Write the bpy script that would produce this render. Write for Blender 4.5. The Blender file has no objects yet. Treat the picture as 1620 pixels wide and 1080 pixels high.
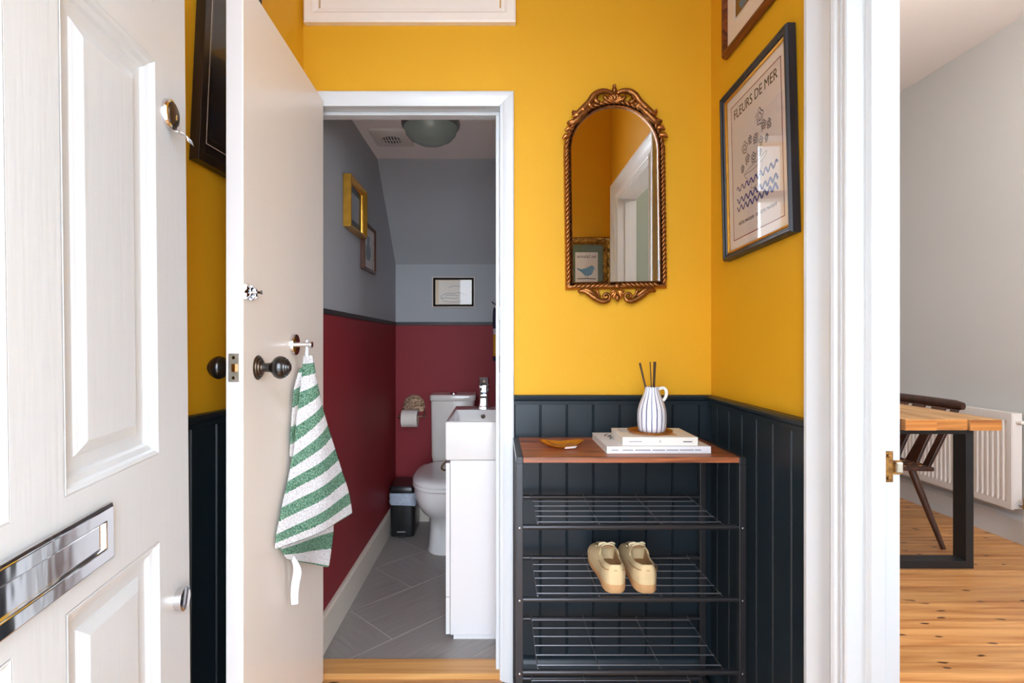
import bpy, bmesh, math, random
from mathutils import Vector, Matrix
random.seed(7)
R = math.radians
PI = math.pi
sc = bpy.context.scene
COL = sc.collection

# ------------------------------------------------------------------ camera, sky, exposure
cam_data = bpy.data.cameras.new('camera')
cam_data.sensor_width = 36.0
cam_data.lens = 850 / 1620 * 36
cam_data.shift_x = 0.0142
cam_data.clip_start = 0.02
cam = bpy.data.objects.new('camera', cam_data)
COL.objects.link(cam)
cam.location = (0, 0, 1.163)
cam.rotation_euler = (R(90), 0, 0)
sc.camera = cam

world = bpy.data.worlds.new('overcast_sky')
sc.world = world
world.use_nodes = True
wn = world.node_tree
bg = wn.nodes['Background']
bg.inputs[1].default_value = 12.0
w_tc = wn.nodes.new('ShaderNodeTexCoord')
w_sep = wn.nodes.new('ShaderNodeSeparateXYZ')
w_ramp = wn.nodes.new('ShaderNodeValToRGB')
wn.links.new(w_tc.outputs['Generated'], w_sep.inputs[0])
wn.links.new(w_sep.outputs['Z'], w_ramp.inputs[0])
w_ramp.color_ramp.elements[0].position = 0.0
w_ramp.color_ramp.elements[0].color = (0.87, 0.965, 1.09, 1)
w_ramp.color_ramp.elements[1].position = 1.0
w_ramp.color_ramp.elements[1].color = (0.78, 0.91, 1.10, 1)
wn.links.new(w_ramp.outputs[0], bg.inputs[0])

vs = sc.view_settings
vs.view_transform = 'Standard'
vs.look = 'None'
vs.gamma = 1.0
vs.use_curve_mapping = False
vs.exposure = 0.05
sc.cycles.use_denoising = True
sc.cycles.max_bounces = 14
sc.cycles.diffuse_bounces = 8
sc.cycles.glossy_bounces = 6
sc.cycles.transparent_max_bounces = 12
sc.cycles.sample_clamp_indirect = 8.0
sc.cycles.caustics_reflective = False
sc.cycles.caustics_refractive = False


def lamp(name, loc, power, size, color=(1, 1, 1)):
    l = bpy.data.lights.new(name, 'POINT')
    l.energy = power
    l.shadow_soft_size = size
    l.color = color
    o = bpy.data.objects.new(name, l)
    o.location = loc
    COL.objects.link(o)
    return o


def area(name, loc, rot, sx, sy, power, color=(1, 1, 1)):
    l = bpy.data.lights.new(name, 'AREA')
    l.shape = 'RECTANGLE'
    l.size = sx
    l.size_y = sy
    l.energy = power
    l.color = color
    o = bpy.data.objects.new(name, l)
    o.location = loc
    o.rotation_euler = rot
    COL.objects.link(o)
    return o


# unseen fill light, added above the frame to brighten the dining room
lamp('dining_fill_light', (1.9, 2.0, 2.5), 42, 0.15, (1.0, 0.95, 0.88))


# ------------------------------------------------------------------ materials
def lin(c):
    c = c / 255.0
    return c / 12.92 if c <= 0.04045 else ((c + 0.055) / 1.055) ** 2.4


def rgb(r, g, b):
    return (lin(r), lin(g), lin(b), 1.0)


def mat(name, color, rough=0.5, metal=0.0, var=0.0, vscale=6.0, bump=0.0, bscale=200.0, stretch=(1, 1, 1), spec=None, coat=0.0, color2=None, detail=3.0):
    m = bpy.data.materials.new(name)
    m.use_nodes = True
    nt = m.node_tree
    b = nt.nodes['Principled BSDF']
    b.inputs['Base Color'].default_value = color
    b.inputs['Roughness'].default_value = rough
    b.inputs['Metallic'].default_value = metal
    if spec is not None:
        b.inputs['Specular IOR Level'].default_value = spec
    if coat:
        b.inputs['Coat Weight'].default_value = coat
        b.inputs['Coat Roughness'].default_value = 0.08
    tc = nt.nodes.new('ShaderNodeTexCoord')
    mp = nt.nodes.new('ShaderNodeMapping')
    mp.inputs['Scale'].default_value = stretch
    nt.links.new(tc.outputs['Object'], mp.inputs['Vector'])
    if var > 0 or color2:
        n = nt.nodes.new('ShaderNodeTexNoise')
        n.inputs['Scale'].default_value = vscale
        n.inputs['Detail'].default_value = detail
        nt.links.new(mp.outputs[0], n.inputs['Vector'])
        rp = nt.nodes.new('ShaderNodeValToRGB')
        c2 = color2 or tuple(x * (1 - var) for x in color[:3]) + (1,)
        rp.color_ramp.elements[0].position = 0.3
        rp.color_ramp.elements[0].color = c2
        rp.color_ramp.elements[1].position = 0.7
        rp.color_ramp.elements[1].color = color
        nt.links.new(n.outputs[0], rp.inputs[0])
        nt.links.new(rp.outputs[0], b.inputs['Base Color'])
    if bump > 0:
        n2 = nt.nodes.new('ShaderNodeTexNoise')
        n2.inputs['Scale'].default_value = bscale
        n2.inputs['Detail'].default_value = 2.0
        nt.links.new(mp.outputs[0], n2.inputs['Vector'])
        bp = nt.nodes.new('ShaderNodeBump')
        bp.inputs['Strength'].default_value = bump
        bp.inputs['Distance'].default_value = 0.002
        nt.links.new(n2.outputs[0], bp.inputs['Height'])
        nt.links.new(bp.outputs[0], b.inputs['Normal'])
    return m


def wood(name, light, dark, axis='X', rough=0.45, scale=1.0, knots=False, knot_col=None, vary=0.25, lo=0.3, hi=0.62):
    m = bpy.data.materials.new(name)
    m.use_nodes = True
    nt = m.node_tree
    N = nt.nodes.new
    L = nt.links.new
    b = nt.nodes['Principled BSDF']
    b.inputs['Roughness'].default_value = rough
    tc = N('ShaderNodeTexCoord')
    info = N('ShaderNodeObjectInfo')
    off = N('ShaderNodeVectorMath')
    off.operation = 'MULTIPLY_ADD'
    comb = N('ShaderNodeCombineXYZ')
    for i in range(3):
        L(info.outputs['Random'], comb.inputs[i])
    off.inputs[1].default_value = (37.0, 19.0, 11.0)
    L(comb.outputs[0], off.inputs[0])
    L(tc.outputs['Object'], off.inputs[2])
    mp = N('ShaderNodeMapping')
    s = {'X': (1.2, 22, 22), 'Y': (22, 1.2, 22), 'Z': (22, 22, 1.2)}[axis]
    mp.inputs['Scale'].default_value = tuple(v * scale for v in s)
    L(off.outputs[0], mp.inputs['Vector'])
    n = N('ShaderNodeTexNoise')
    n.inputs['Scale'].default_value = 1.6
    n.inputs['Detail'].default_value = 5
    n.inputs['Distortion'].default_value = 0.6
    L(mp.outputs[0], n.inputs['Vector'])
    rp = N('ShaderNodeValToRGB')
    rp.color_ramp.elements[0].position = lo
    rp.color_ramp.elements[0].color = dark
    rp.color_ramp.elements[1].position = hi
    rp.color_ramp.elements[1].color = light
    L(n.outputs[0], rp.inputs[0])
    hsv = N('ShaderNodeHueSaturation')
    mr = N('ShaderNodeMapRange')
    mr.inputs['To Min'].default_value = 1.0 - vary
    mr.inputs['To Max'].default_value = 1.0 + vary * 0.5
    L(info.outputs['Random'], mr.inputs['Value'])
    L(mr.outputs[0], hsv.inputs['Value'])
    L(rp.outputs[0], hsv.inputs['Color'])
    out = hsv.outputs[0]
    if knots:
        mk = N('ShaderNodeMapping')
        ks = {'X': (5.5, 17, 1), 'Y': (17, 5.5, 1), 'Z': (17, 1, 5.5)}[axis]
        mk.inputs['Scale'].default_value = ks
        L(off.outputs[0], mk.inputs['Vector'])
        v = N('ShaderNodeTexVoronoi')
        v.voronoi_dimensions = '2D'
        v.inputs['Scale'].default_value = 1.0
        wp = N('ShaderNodeVectorMath'); wp.operation = 'MULTIPLY_ADD'
        wnz = N('ShaderNodeTexNoise'); wnz.inputs['Scale'].default_value = 14
        L(off.outputs[0], wnz.inputs['Vector'])
        wp.inputs[1].default_value = (0.35, 0.35, 0.35)
        L(wnz.outputs['Color'], wp.inputs[0]); L(mk.outputs[0], wp.inputs[2])
        L(wp.outputs[0], v.inputs['Vector'])
        kr = N('ShaderNodeValToRGB')
        kr.color_ramp.elements[0].position = 0.07
        kr.color_ramp.elements[0].color = (1, 1, 1, 1)
        kr.color_ramp.elements[1].position = 0.13
        kr.color_ramp.elements[1].color = (0, 0, 0, 1)
        L(v.outputs['Distance'], kr.inputs[0])
        mx = N('ShaderNodeMixRGB')
        mx.inputs['Color2'].default_value = knot_col or rgb(70, 38, 16)
        sr = N('ShaderNodeSeparateColor')
        L(v.outputs['Color'], sr.inputs[0])
        gt = N('ShaderNodeMath'); gt.operation = 'GREATER_THAN'; gt.inputs[1].default_value = 0.58
        L(sr.outputs[0], gt.inputs[0])
        ml = N('ShaderNodeMath'); ml.operation = 'MULTIPLY'
        L(gt.outputs[0], ml.inputs[0]); L(kr.outputs[0], ml.inputs[1])
        L(ml.outputs[0], mx.inputs['Fac'])
        L(out, mx.inputs['Color1'])
        out = mx.outputs[0]
    L(out, b.inputs['Base Color'])
    bp = N('ShaderNodeBump')
    bp.inputs['Strength'].default_value = 0.15
    bp.inputs['Distance'].default_value = 0.001
    L(n.outputs[0], bp.inputs['Height'])
    L(bp.outputs[0], b.inputs['Normal'])
    return m


def front_only(nt, fr, mx):
    """Fresnel reflection on the outer faces of a thin pane only"""
    ge = nt.nodes.new('ShaderNodeNewGeometry')
    mm = nt.nodes.new('ShaderNodeMath')
    mm.operation = 'SUBTRACT'
    mm.inputs[0].default_value = 1.0
    nt.links.new(ge.outputs['Backfacing'], mm.inputs[1])
    mu = nt.nodes.new('ShaderNodeMath')
    mu.operation = 'MULTIPLY'
    nt.links.new(fr.outputs[0], mu.inputs[0])
    nt.links.new(mm.outputs[0], mu.inputs[1])
    nt.links.new(mu.outputs[0], mx.inputs[0])


def glass_pane(name, tint=(1, 1, 1, 1), rough=0.0, ior=1.5):
    m = bpy.data.materials.new(name)
    m.use_nodes = True
    nt = m.node_tree
    nt.nodes.remove(nt.nodes['Principled BSDF'])
    out = nt.nodes['Material Output']
    fr = nt.nodes.new('ShaderNodeFresnel')
    fr.inputs['IOR'].default_value = ior
    tr = nt.nodes.new('ShaderNodeBsdfTransparent')
    tr.inputs[0].default_value = tint
    gl = nt.nodes.new('ShaderNodeBsdfGlossy')
    gl.inputs['Roughness'].default_value = rough
    mx = nt.nodes.new('ShaderNodeMixShader')
    front_only(nt, fr, mx)
    nt.links.new(tr.outputs[0], mx.inputs[1])
    nt.links.new(gl.outputs[0], mx.inputs[2])
    nt.links.new(mx.outputs[0], out.inputs[0])
    return m


M = {}
M['mustard'] = mat('mustard_wall_paint', rgb(222, 166, 30), 0.6, var=0.05, vscale=2.5, spec=0.3, bump=0.12, bscale=160)
M['navy'] = mat('navy_panel_paint', rgb(27, 38, 45), 0.36, spec=0.35, var=0.12, vscale=5, bump=0.1, bscale=60, stretch=(1, 1, 0.3))
M['burgundy'] = mat('burgundy_wall_paint', rgb(144, 47, 54), 0.55, spec=0.25, var=0.05, vscale=2, bump=0.1, bscale=150)
M['greyblue'] = mat('grey_blue_wall_paint', rgb(174, 177, 181), 0.7, spec=0.25, var=0.04, vscale=2, bump=0.1, bscale=150)
M['black_rail'] = mat('black_rail_paint', rgb(38, 32, 33), 0.5)
M['white_gloss'] = mat('white_gloss_paint', rgb(214, 219, 222), 0.28, var=0.02, vscale=4, bump=0.06, bscale=60, stretch=(1, 1, 0.25))
M['white_door'] = mat('white_front_door_paint', rgb(223, 231, 236), 0.3, var=0.02, vscale=5, bump=0.25, bscale=90, stretch=(1, 1, 0.08))
M['cream_door'] = mat('warm_white_flush_door_paint', rgb(242, 235, 225), 0.3, var=0.03, vscale=5, bump=0.1, bscale=60, stretch=(1, 1, 0.1))
M['white_edge'] = mat('white_door_edge_paint', rgb(216, 213, 211), 0.35)
M['cream'] = mat('cream_skirting_paint', rgb(226, 217, 203), 0.35)
M['ceiling'] = mat('ceiling_paint', rgb(236, 228, 224), 0.7)
M['toilet_ceiling'] = mat('toilet_ceiling_paint', rgb(246, 240, 237), 0.7)
M['dining_wall'] = mat('pale_grey_wall_paint', rgb(200, 200, 199), 0.65, var=0.03, vscale=1.5, bump=0.1, bscale=150)
M['teal_wall'] = mat('grey_green_wall_paint', rgb(150, 170, 166), 0.65)
M['render'] = mat('exterior_render', rgb(236, 235, 234), 0.8, bump=0.3, bscale=80)
M['paving'] = mat('path_paving', rgb(176, 174, 170), 0.8, var=0.2, vscale=3)
M['board'] = wood('pine_floorboard', rgb(226, 168, 104), rgb(178, 112, 56), 'X', 0.38, 1.0, True, rgb(74, 42, 20), 0.24)
M['threshold'] = wood('oak_threshold', rgb(228, 172, 104), rgb(196, 132, 68), 'X', 0.4, 0.8)
M['tile_a'] = None
M['grout'] = mat('pale_grout', rgb(186, 180, 172), 0.8)
M['rack_top'] = wood('rustic_board', rgb(184, 108, 66), rgb(88, 48, 32), 'X', 0.4, 1.5, False, None, 0.0, 0.36, 0.66)
M['wire'] = mat('dark_grey_wire', rgb(104, 104, 108), 0.35, 0.5)
M['black_metal'] = mat('black_powder_coat', rgb(50, 50, 53), 0.28, 0.4)
M['black_steel'] = mat('black_steel', rgb(34, 36, 39), 0.45, 0.2)
M['chrome'] = mat('chrome', rgb(225, 226, 230), 0.08, 1.0)
M['chrome_worn'] = mat('worn_chrome', rgb(228, 228, 229), 0.06, 1.0, bump=0.35, bscale=9, stretch=(2.2, 1, 1))
M['patina_brass'] = mat('patinated_brass', rgb(178, 128, 66), 0.4, 0.8, color2=rgb(92, 56, 30), vscale=70)
M['cast_bronze'] = mat('cast_bronze', rgb(186, 156, 128), 0.36, 0.85, color2=rgb(96, 70, 54), vscale=90, bump=0.4, bscale=90)
M['brass'] = mat('brass', rgb(196, 150, 84), 0.28, 1.0, var=0.25, vscale=60)
M['latch_plate'] = mat('satin_latch_plate', rgb(200, 190, 172), 0.35, 0.8, var=0.15, vscale=60)
M['dark_bronze'] = mat('dark_bronze', rgb(92, 76, 62), 0.35, 0.8, var=0.3, vscale=70)
M['ebony'] = mat('black_turned_wood', rgb(24, 21, 20), 0.25, coat=0.4)
M['antique_gold'] = mat('antique_copper_gold', rgb(190, 120, 62), 0.36, 0.85, bump=0.5, bscale=70, color2=rgb(72, 36, 18), vscale=55)
def shaded_worn_gold():  # pointiness paints shade into the crevices and rubbed gold on high spots
    m = mat('shaded_worn_antique_gold', rgb(196, 126, 64), 0.34, 0.85, bump=0.45, bscale=160)
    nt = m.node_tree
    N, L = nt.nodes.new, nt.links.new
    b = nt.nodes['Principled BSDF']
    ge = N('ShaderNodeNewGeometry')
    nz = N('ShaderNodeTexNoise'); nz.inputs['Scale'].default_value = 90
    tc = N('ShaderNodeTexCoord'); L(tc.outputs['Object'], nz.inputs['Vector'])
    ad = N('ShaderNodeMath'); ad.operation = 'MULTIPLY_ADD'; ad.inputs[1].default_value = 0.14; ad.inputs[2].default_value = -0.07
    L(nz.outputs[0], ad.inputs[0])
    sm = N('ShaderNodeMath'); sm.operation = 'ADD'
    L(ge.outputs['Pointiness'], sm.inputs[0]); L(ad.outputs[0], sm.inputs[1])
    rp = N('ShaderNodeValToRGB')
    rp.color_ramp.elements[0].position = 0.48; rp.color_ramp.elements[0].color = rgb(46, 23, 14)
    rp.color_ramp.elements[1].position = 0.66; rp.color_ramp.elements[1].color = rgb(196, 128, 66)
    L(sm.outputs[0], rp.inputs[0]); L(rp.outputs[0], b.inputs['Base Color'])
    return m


M['antique_gold'] = shaded_worn_gold()
M['gold_frame'] = mat('gilt_frame', rgb(226, 168, 66), 0.28, 0.85, var=0.2, vscale=30)
M['old_gold'] = mat('old_gilt_carving', rgb(176, 130, 50), 0.4, 0.6, bump=0.8, bscale=60, color2=rgb(92, 60, 22), vscale=40)
M['mirror'] = mat('silvered_glass', (0.86, 0.86, 0.85, 1), 0.0, 1.0)
M['glass'] = glass_pane('picture_glass')
M['navy_frame'] = mat('dark_blue_grained_frame', rgb(40, 45, 57), 0.45, color2=rgb(17, 19, 25), vscale=40, stretch=(1, 1, 0.08))
M['mahogany'] = wood('mahogany_moulding', rgb(128, 66, 32), rgb(60, 24, 14), 'X', 0.25, 1.5)
M['black_frame'] = wood('black_grained_frame', rgb(46, 40, 38), rgb(20, 17, 17), 'Z', 0.3, 2.0)
M['matt_black'] = mat('matt_black_frame', rgb(20, 18, 18), 0.7, spec=0.15)
M['mat_cream'] = mat('cream_mount_board', rgb(232, 220, 206), 0.8)
M['paper'] = mat('poster_paper', rgb(226, 212, 200), 0.8)
M['paper_in'] = mat('poster_panel_paper', rgb(212, 198, 188), 0.8)
M['ink'] = mat('black_ink', rgb(34, 32, 34), 0.8)
M['ink_red'] = mat('dark_red_ink', rgb(120, 32, 36), 0.8)
M['ink_blue'] = mat('indigo_ink', rgb(52, 56, 112), 0.8)
M['ceramic'] = mat('white_ceramic', rgb(232, 232, 230), 0.1, coat=0.3)
M['ceramic_cist'] = mat('cistern_ceramic', rgb(228, 224, 216), 0.12, coat=0.3)
M['white_lam'] = mat('white_cabinet_laminate', rgb(222, 221, 221), 0.25)
M['plastic_black'] = mat('black_plastic', rgb(26, 26, 28), 0.3)
M['bag'] = mat('bin_bag_film', rgb(176, 188, 204), 0.3, var=0.2, vscale=40, bump=0.6, bscale=60)
M['toilet_paper'] = mat('toilet_paper', rgb(238, 230, 220), 0.95, bump=0.2, bscale=300)
M['vent'] = mat('vent_plastic', rgb(226, 220, 214), 0.5)
M['dark'] = mat('dark_void', rgb(18, 16, 16), 0.8)
M['opal'] = mat('pale_green_opal_glass', rgb(150, 166, 160), 0.25, coat=0.2)
M['grey_metal'] = mat('grey_metal_rim', rgb(120, 124, 124), 0.35, 0.5)
M['book_white'] = mat('white_book_cover', rgb(228, 229, 232), 0.35)
M['book_cream'] = mat('cream_book_cover', rgb(226, 222, 213), 0.5)
M['pages'] = mat('book_pages', rgb(226, 220, 210), 0.9, var=0.15, vscale=8, stretch=(1, 1, 120))
M['kraft'] = mat('kraft_panel_print', rgb(196, 166, 118), 0.7)
M['ink_soft'] = mat('soft_grey_print', rgb(140, 140, 146), 0.7)
M['reed'] = mat('dark_brown_reed', rgb(74, 54, 38), 0.75, var=0.3, vscale=80)
M['suede'] = mat('sand_suede', rgb(210, 186, 142), 0.95, var=0.1, vscale=30, bump=0.35, bscale=350)
M['suede_lining'] = mat('tan_leather_lining', rgb(164, 124, 80), 0.7)
M['crepe'] = mat('crepe_sole', rgb(200, 154, 104), 0.75, var=0.15, vscale=50, bump=0.2, bscale=120)
M['lace'] = mat('cream_lace', rgb(232, 214, 176), 0.9)
M['pine_top'] = wood('reclaimed_pine_top', rgb(204, 160, 108), rgb(142, 98, 58), 'Y', 0.5, 0.9, False)
M['pine_end'] = wood('sawn_pine_end_grain', rgb(230, 156, 76), rgb(168, 98, 40), 'X', 0.6, 0.7, False, None, 0.35)
M['dark_wood'] = wood('dark_stained_wood', rgb(84, 50, 34), rgb(46, 26, 19), 'Z', 0.35, 1.0)
M['radiator'] = mat('radiator_enamel', rgb(232, 226, 220), 0.3)
M['pipe'] = mat('painted_pipe', rgb(232, 228, 224), 0.35)
M['navy_cloth'] = mat('navy_towelling', rgb(36, 34, 66), 0.95, bump=0.5, bscale=400)
M['yellow_cloth'] = mat('yellow_towelling', rgb(240, 178, 36), 0.95, bump=0.5, bscale=400)
M['white_cloth'] = mat('white_towelling', rgb(240, 234, 230), 0.95, bump=0.6, bscale=400)
M['tape'] = mat('white_cotton_tape', rgb(208, 208, 212), 0.9)
M['bird_blue'] = mat('blue_bird_ink', rgb(96, 146, 180), 0.8)
M['bird_paper'] = mat('bird_print_paper', rgb(222, 220, 216), 0.8)
M['green_mount'] = mat('sage_green_mount', rgb(92, 112, 88), 0.8)
M['drawing_paper'] = mat('aged_drawing_paper', rgb(228, 206, 168), 0.8, var=0.08, vscale=9)
M['aqua_ink'] = mat('grey_blue_wash', rgb(120, 146, 156), 0.8)
M['umber_ink'] = mat('umber_print_ink', rgb(112, 70, 26), 0.8)
M['sea_ink'] = mat('sea_blue_print_ink', rgb(60, 108, 140), 0.8)
M['amber_glass'] = None
M['sticker'] = mat('white_sticker', rgb(238, 226, 220), 0.5)


def tile_mat(name, ang):
    m = bpy.data.materials.new(name)
    m.use_nodes = True
    nt = m.node_tree
    N, L = nt.nodes.new, nt.links.new
    b = nt.nodes['Principled BSDF']
    tc = N('ShaderNodeTexCoord')
    mp = N('ShaderNodeMapping')
    mp.vector_type = 'TEXTURE'
    mp.inputs['Rotation'].default_value = (0, 0, ang)
    L(tc.outputs['Object'], mp.inputs['Vector'])
    mp2 = N('ShaderNodeMapping')
    mp2.inputs['Scale'].default_value = (3, 260, 1)
    L(mp.outputs[0], mp2.inputs['Vector'])
    n = N('ShaderNodeTexNoise')
    n.inputs['Scale'].default_value = 1.5
    n.inputs['Detail'].default_value = 3
    L(mp2.outputs[0], n.inputs['Vector'])
    rp = N('ShaderNodeValToRGB')
    rp.color_ramp.elements[0].position = 0.32
    rp.color_ramp.elements[0].color = rgb(134, 129, 125)
    rp.color_ramp.elements[1].position = 0.72
    rp.color_ramp.elements[1].color = rgb(166, 160, 155)
    L(n.outputs[0], rp.inputs[0])
    L(rp.outputs[0], b.inputs['Base Color'])
    b.inputs['Roughness'].default_value = 0.36
    return m


M['tile_a'] = tile_mat('linear_grey_tile', R(45))
M['tile_b'] = tile_mat('linear_grey_tile_turned', R(-45))


def amber():
    m = bpy.data.materials.new('amber_glass')
    m.use_nodes = True
    nt = m.node_tree
    nt.nodes.remove(nt.nodes['Principled BSDF'])
    out = nt.nodes['Material Output']
    fr = nt.nodes.new('ShaderNodeFresnel')
    fr.inputs['IOR'].default_value = 1.5
    tr = nt.nodes.new('ShaderNodeBsdfTransparent')
    tr.inputs[0].default_value = (0.86, 0.55, 0.12, 1)
    gl = nt.nodes.new('ShaderNodeBsdfGlossy')
    gl.inputs['Roughness'].default_value = 0.03
    tl = nt.nodes.new('ShaderNodeBsdfDiffuse')
    tl.inputs[0].default_value = rgb(222, 156, 48)
    m1 = nt.nodes.new('ShaderNodeMixShader')
    m1.inputs[0].default_value = 0.32
    nt.links.new(tr.outputs[0], m1.inputs[1])
    nt.links.new(tl.outputs[0], m1.inputs[2])
    mx = nt.nodes.new('ShaderNodeMixShader')
    front_only(nt, fr, mx)
    nt.links.new(m1.outputs[0], mx.inputs[1])
    nt.links.new(gl.outputs[0], mx.inputs[2])
    nt.links.new(mx.outputs[0], out.inputs[0])
    return m


M['amber_glass'] = amber()


def jug_mat():
    m = bpy.data.materials.new('white_glaze_with_blue_stripes')
    m.use_nodes = True
    nt = m.node_tree
    N, L = nt.nodes.new, nt.links.new
    b = nt.nodes['Principled BSDF']
    b.inputs['Roughness'].default_value = 0.3
    tc = N('ShaderNodeTexCoord')
    nz = N('ShaderNodeTexNoise')
    nz.inputs['Scale'].default_value = 22
    L(tc.outputs['Object'], nz.inputs['Vector'])
    sp = N('ShaderNodeSeparateXYZ')
    L(tc.outputs['Object'], sp.inputs[0])
    at = N('ShaderNodeMath'); at.operation = 'ARCTAN2'
    L(sp.outputs['Y'], at.inputs[0]); L(sp.outputs['X'], at.inputs[1])
    ma = N('ShaderNodeMath'); ma.operation = 'MULTIPLY_ADD'
    ma.inputs[1].default_value = 17 / (2 * PI)
    ad = N('ShaderNodeMath'); ad.operation = 'MULTIPLY_ADD'
    ad.inputs[1].default_value = 0.28; ad.inputs[2].default_value = 10.0
    L(nz.outputs[0], ad.inputs[0])
    L(at.outputs[0], ma.inputs[0]); L(ad.outputs[0], ma.inputs[2])
    frc = N('ShaderNodeMath'); frc.operation = 'FRACT'
    L(ma.outputs[0], frc.inputs[0])
    lt = N('ShaderNodeMath'); lt.operation = 'LESS_THAN'
    lt.inputs[1].default_value = 0.2
    L(frc.outputs[0], lt.inputs[0])
    mx = N('ShaderNodeMixRGB')
    mx.inputs[1].default_value = rgb(226, 227, 232)
    mx.inputs[2].default_value = rgb(44, 56, 108)
    L(lt.outputs[0], mx.inputs[0])
    L(mx.outputs[0], b.inputs['Base Color'])
    return m


M['jug'] = jug_mat()


def towel_mat():
    m = bpy.data.materials.new('green_and_white_striped_towelling')
    m.use_nodes = True
    nt = m.node_tree
    N, L = nt.nodes.new, nt.links.new
    b = nt.nodes['Principled BSDF']
    b.inputs['Roughness'].default_value = 0.95
    b.inputs['Specular IOR Level'].default_value = 0.1
    uv = N('ShaderNodeUVMap')
    tc = N('ShaderNodeTexCoord')
    nz = N('ShaderNodeTexNoise'); nz.inputs['Scale'].default_value = 260; nz.inputs['Detail'].default_value = 2
    L(tc.outputs['Object'], nz.inputs['Vector'])
    sp = N('ShaderNodeSeparateXYZ')
    L(uv.outputs[0], sp.inputs[0])
    j = N('ShaderNodeMath'); j.operation = 'MULTIPLY_ADD'; j.inputs[1].default_value = 0.012; j.inputs[2].default_value = -0.006
    L(nz.outputs[0], j.inputs[0])
    a = N('ShaderNodeMath'); a.operation = 'ADD'
    L(sp.outputs['Y'], a.inputs[0]); L(j.outputs[0], a.inputs[1])
    ma = N('ShaderNodeMath'); ma.operation = 'MULTIPLY_ADD'
    ma.inputs[1].default_value = 1 / 0.1315; ma.inputs[2].default_value = -0.068 / 0.1315
    L(a.outputs[0], ma.inputs[0])
    fl = N('ShaderNodeMath'); fl.operation = 'FRACT'
    L(ma.outputs[0], fl.inputs[0])
    lt = N('ShaderNodeMath'); lt.operation = 'LESS_THAN'; lt.inputs[1].default_value = 0.5
    L(fl.outputs[0], lt.inputs[0])
    mx = N('ShaderNodeMixRGB')
    g = N('ShaderNodeMixRGB')
    g.inputs[1].default_value = rgb(54, 92, 74); g.inputs[2].default_value = rgb(128, 164, 140)
    nr = N('ShaderNodeValToRGB'); nr.color_ramp.elements[0].position = 0.35; nr.color_ramp.elements[1].position = 0.68
    L(nz.outputs[0], nr.inputs[0]); L(nr.outputs[0], g.inputs[0])
    wcol = N('ShaderNodeMixRGB')
    wcol.inputs[1].default_value = rgb(184, 182, 183); wcol.inputs[2].default_value = rgb(222, 221, 222)
    L(nr.outputs[0], wcol.inputs[0])
    L(lt.outputs[0], mx.inputs[0]); L(wcol.outputs[0], mx.inputs[1]); L(g.outputs[0], mx.inputs[2])
    L(mx.outputs[0], b.inputs['Base Color'])
    bp = N('ShaderNodeBump'); bp.inputs['Strength'].default_value = 0.7; bp.inputs['Distance'].default_value = 0.003
    L(nz.outputs[0], bp.inputs['Height']); L(bp.outputs[0], b.inputs['Normal'])
    return m


M['towel'] = towel_mat()


def cane_mat():
    m = mat('woven_cane', rgb(120, 70, 36), 0.7)
    nt = m.node_tree
    N, L = nt.nodes.new, nt.links.new
    b = nt.nodes['Principled BSDF']
    tc = N('ShaderNodeTexCoord')
    ck = N('ShaderNodeTexVoronoi'); ck.inputs['Scale'].default_value = 44
    L(tc.outputs['Object'], ck.inputs['Vector'])
    rp = N('ShaderNodeValToRGB')
    rp.color_ramp.elements[0].position = 0.2; rp.color_ramp.elements[0].color = rgb(222, 150, 84)
    rp.color_ramp.elements[1].position = 0.4; rp.color_ramp.elements[1].color = rgb(74, 42, 26)
    L(ck.outputs['Distance'], rp.inputs[0]); L(rp.outputs[0], b.inputs['Base Color'])
    return m


M['cane'] = cane_mat()


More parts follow.
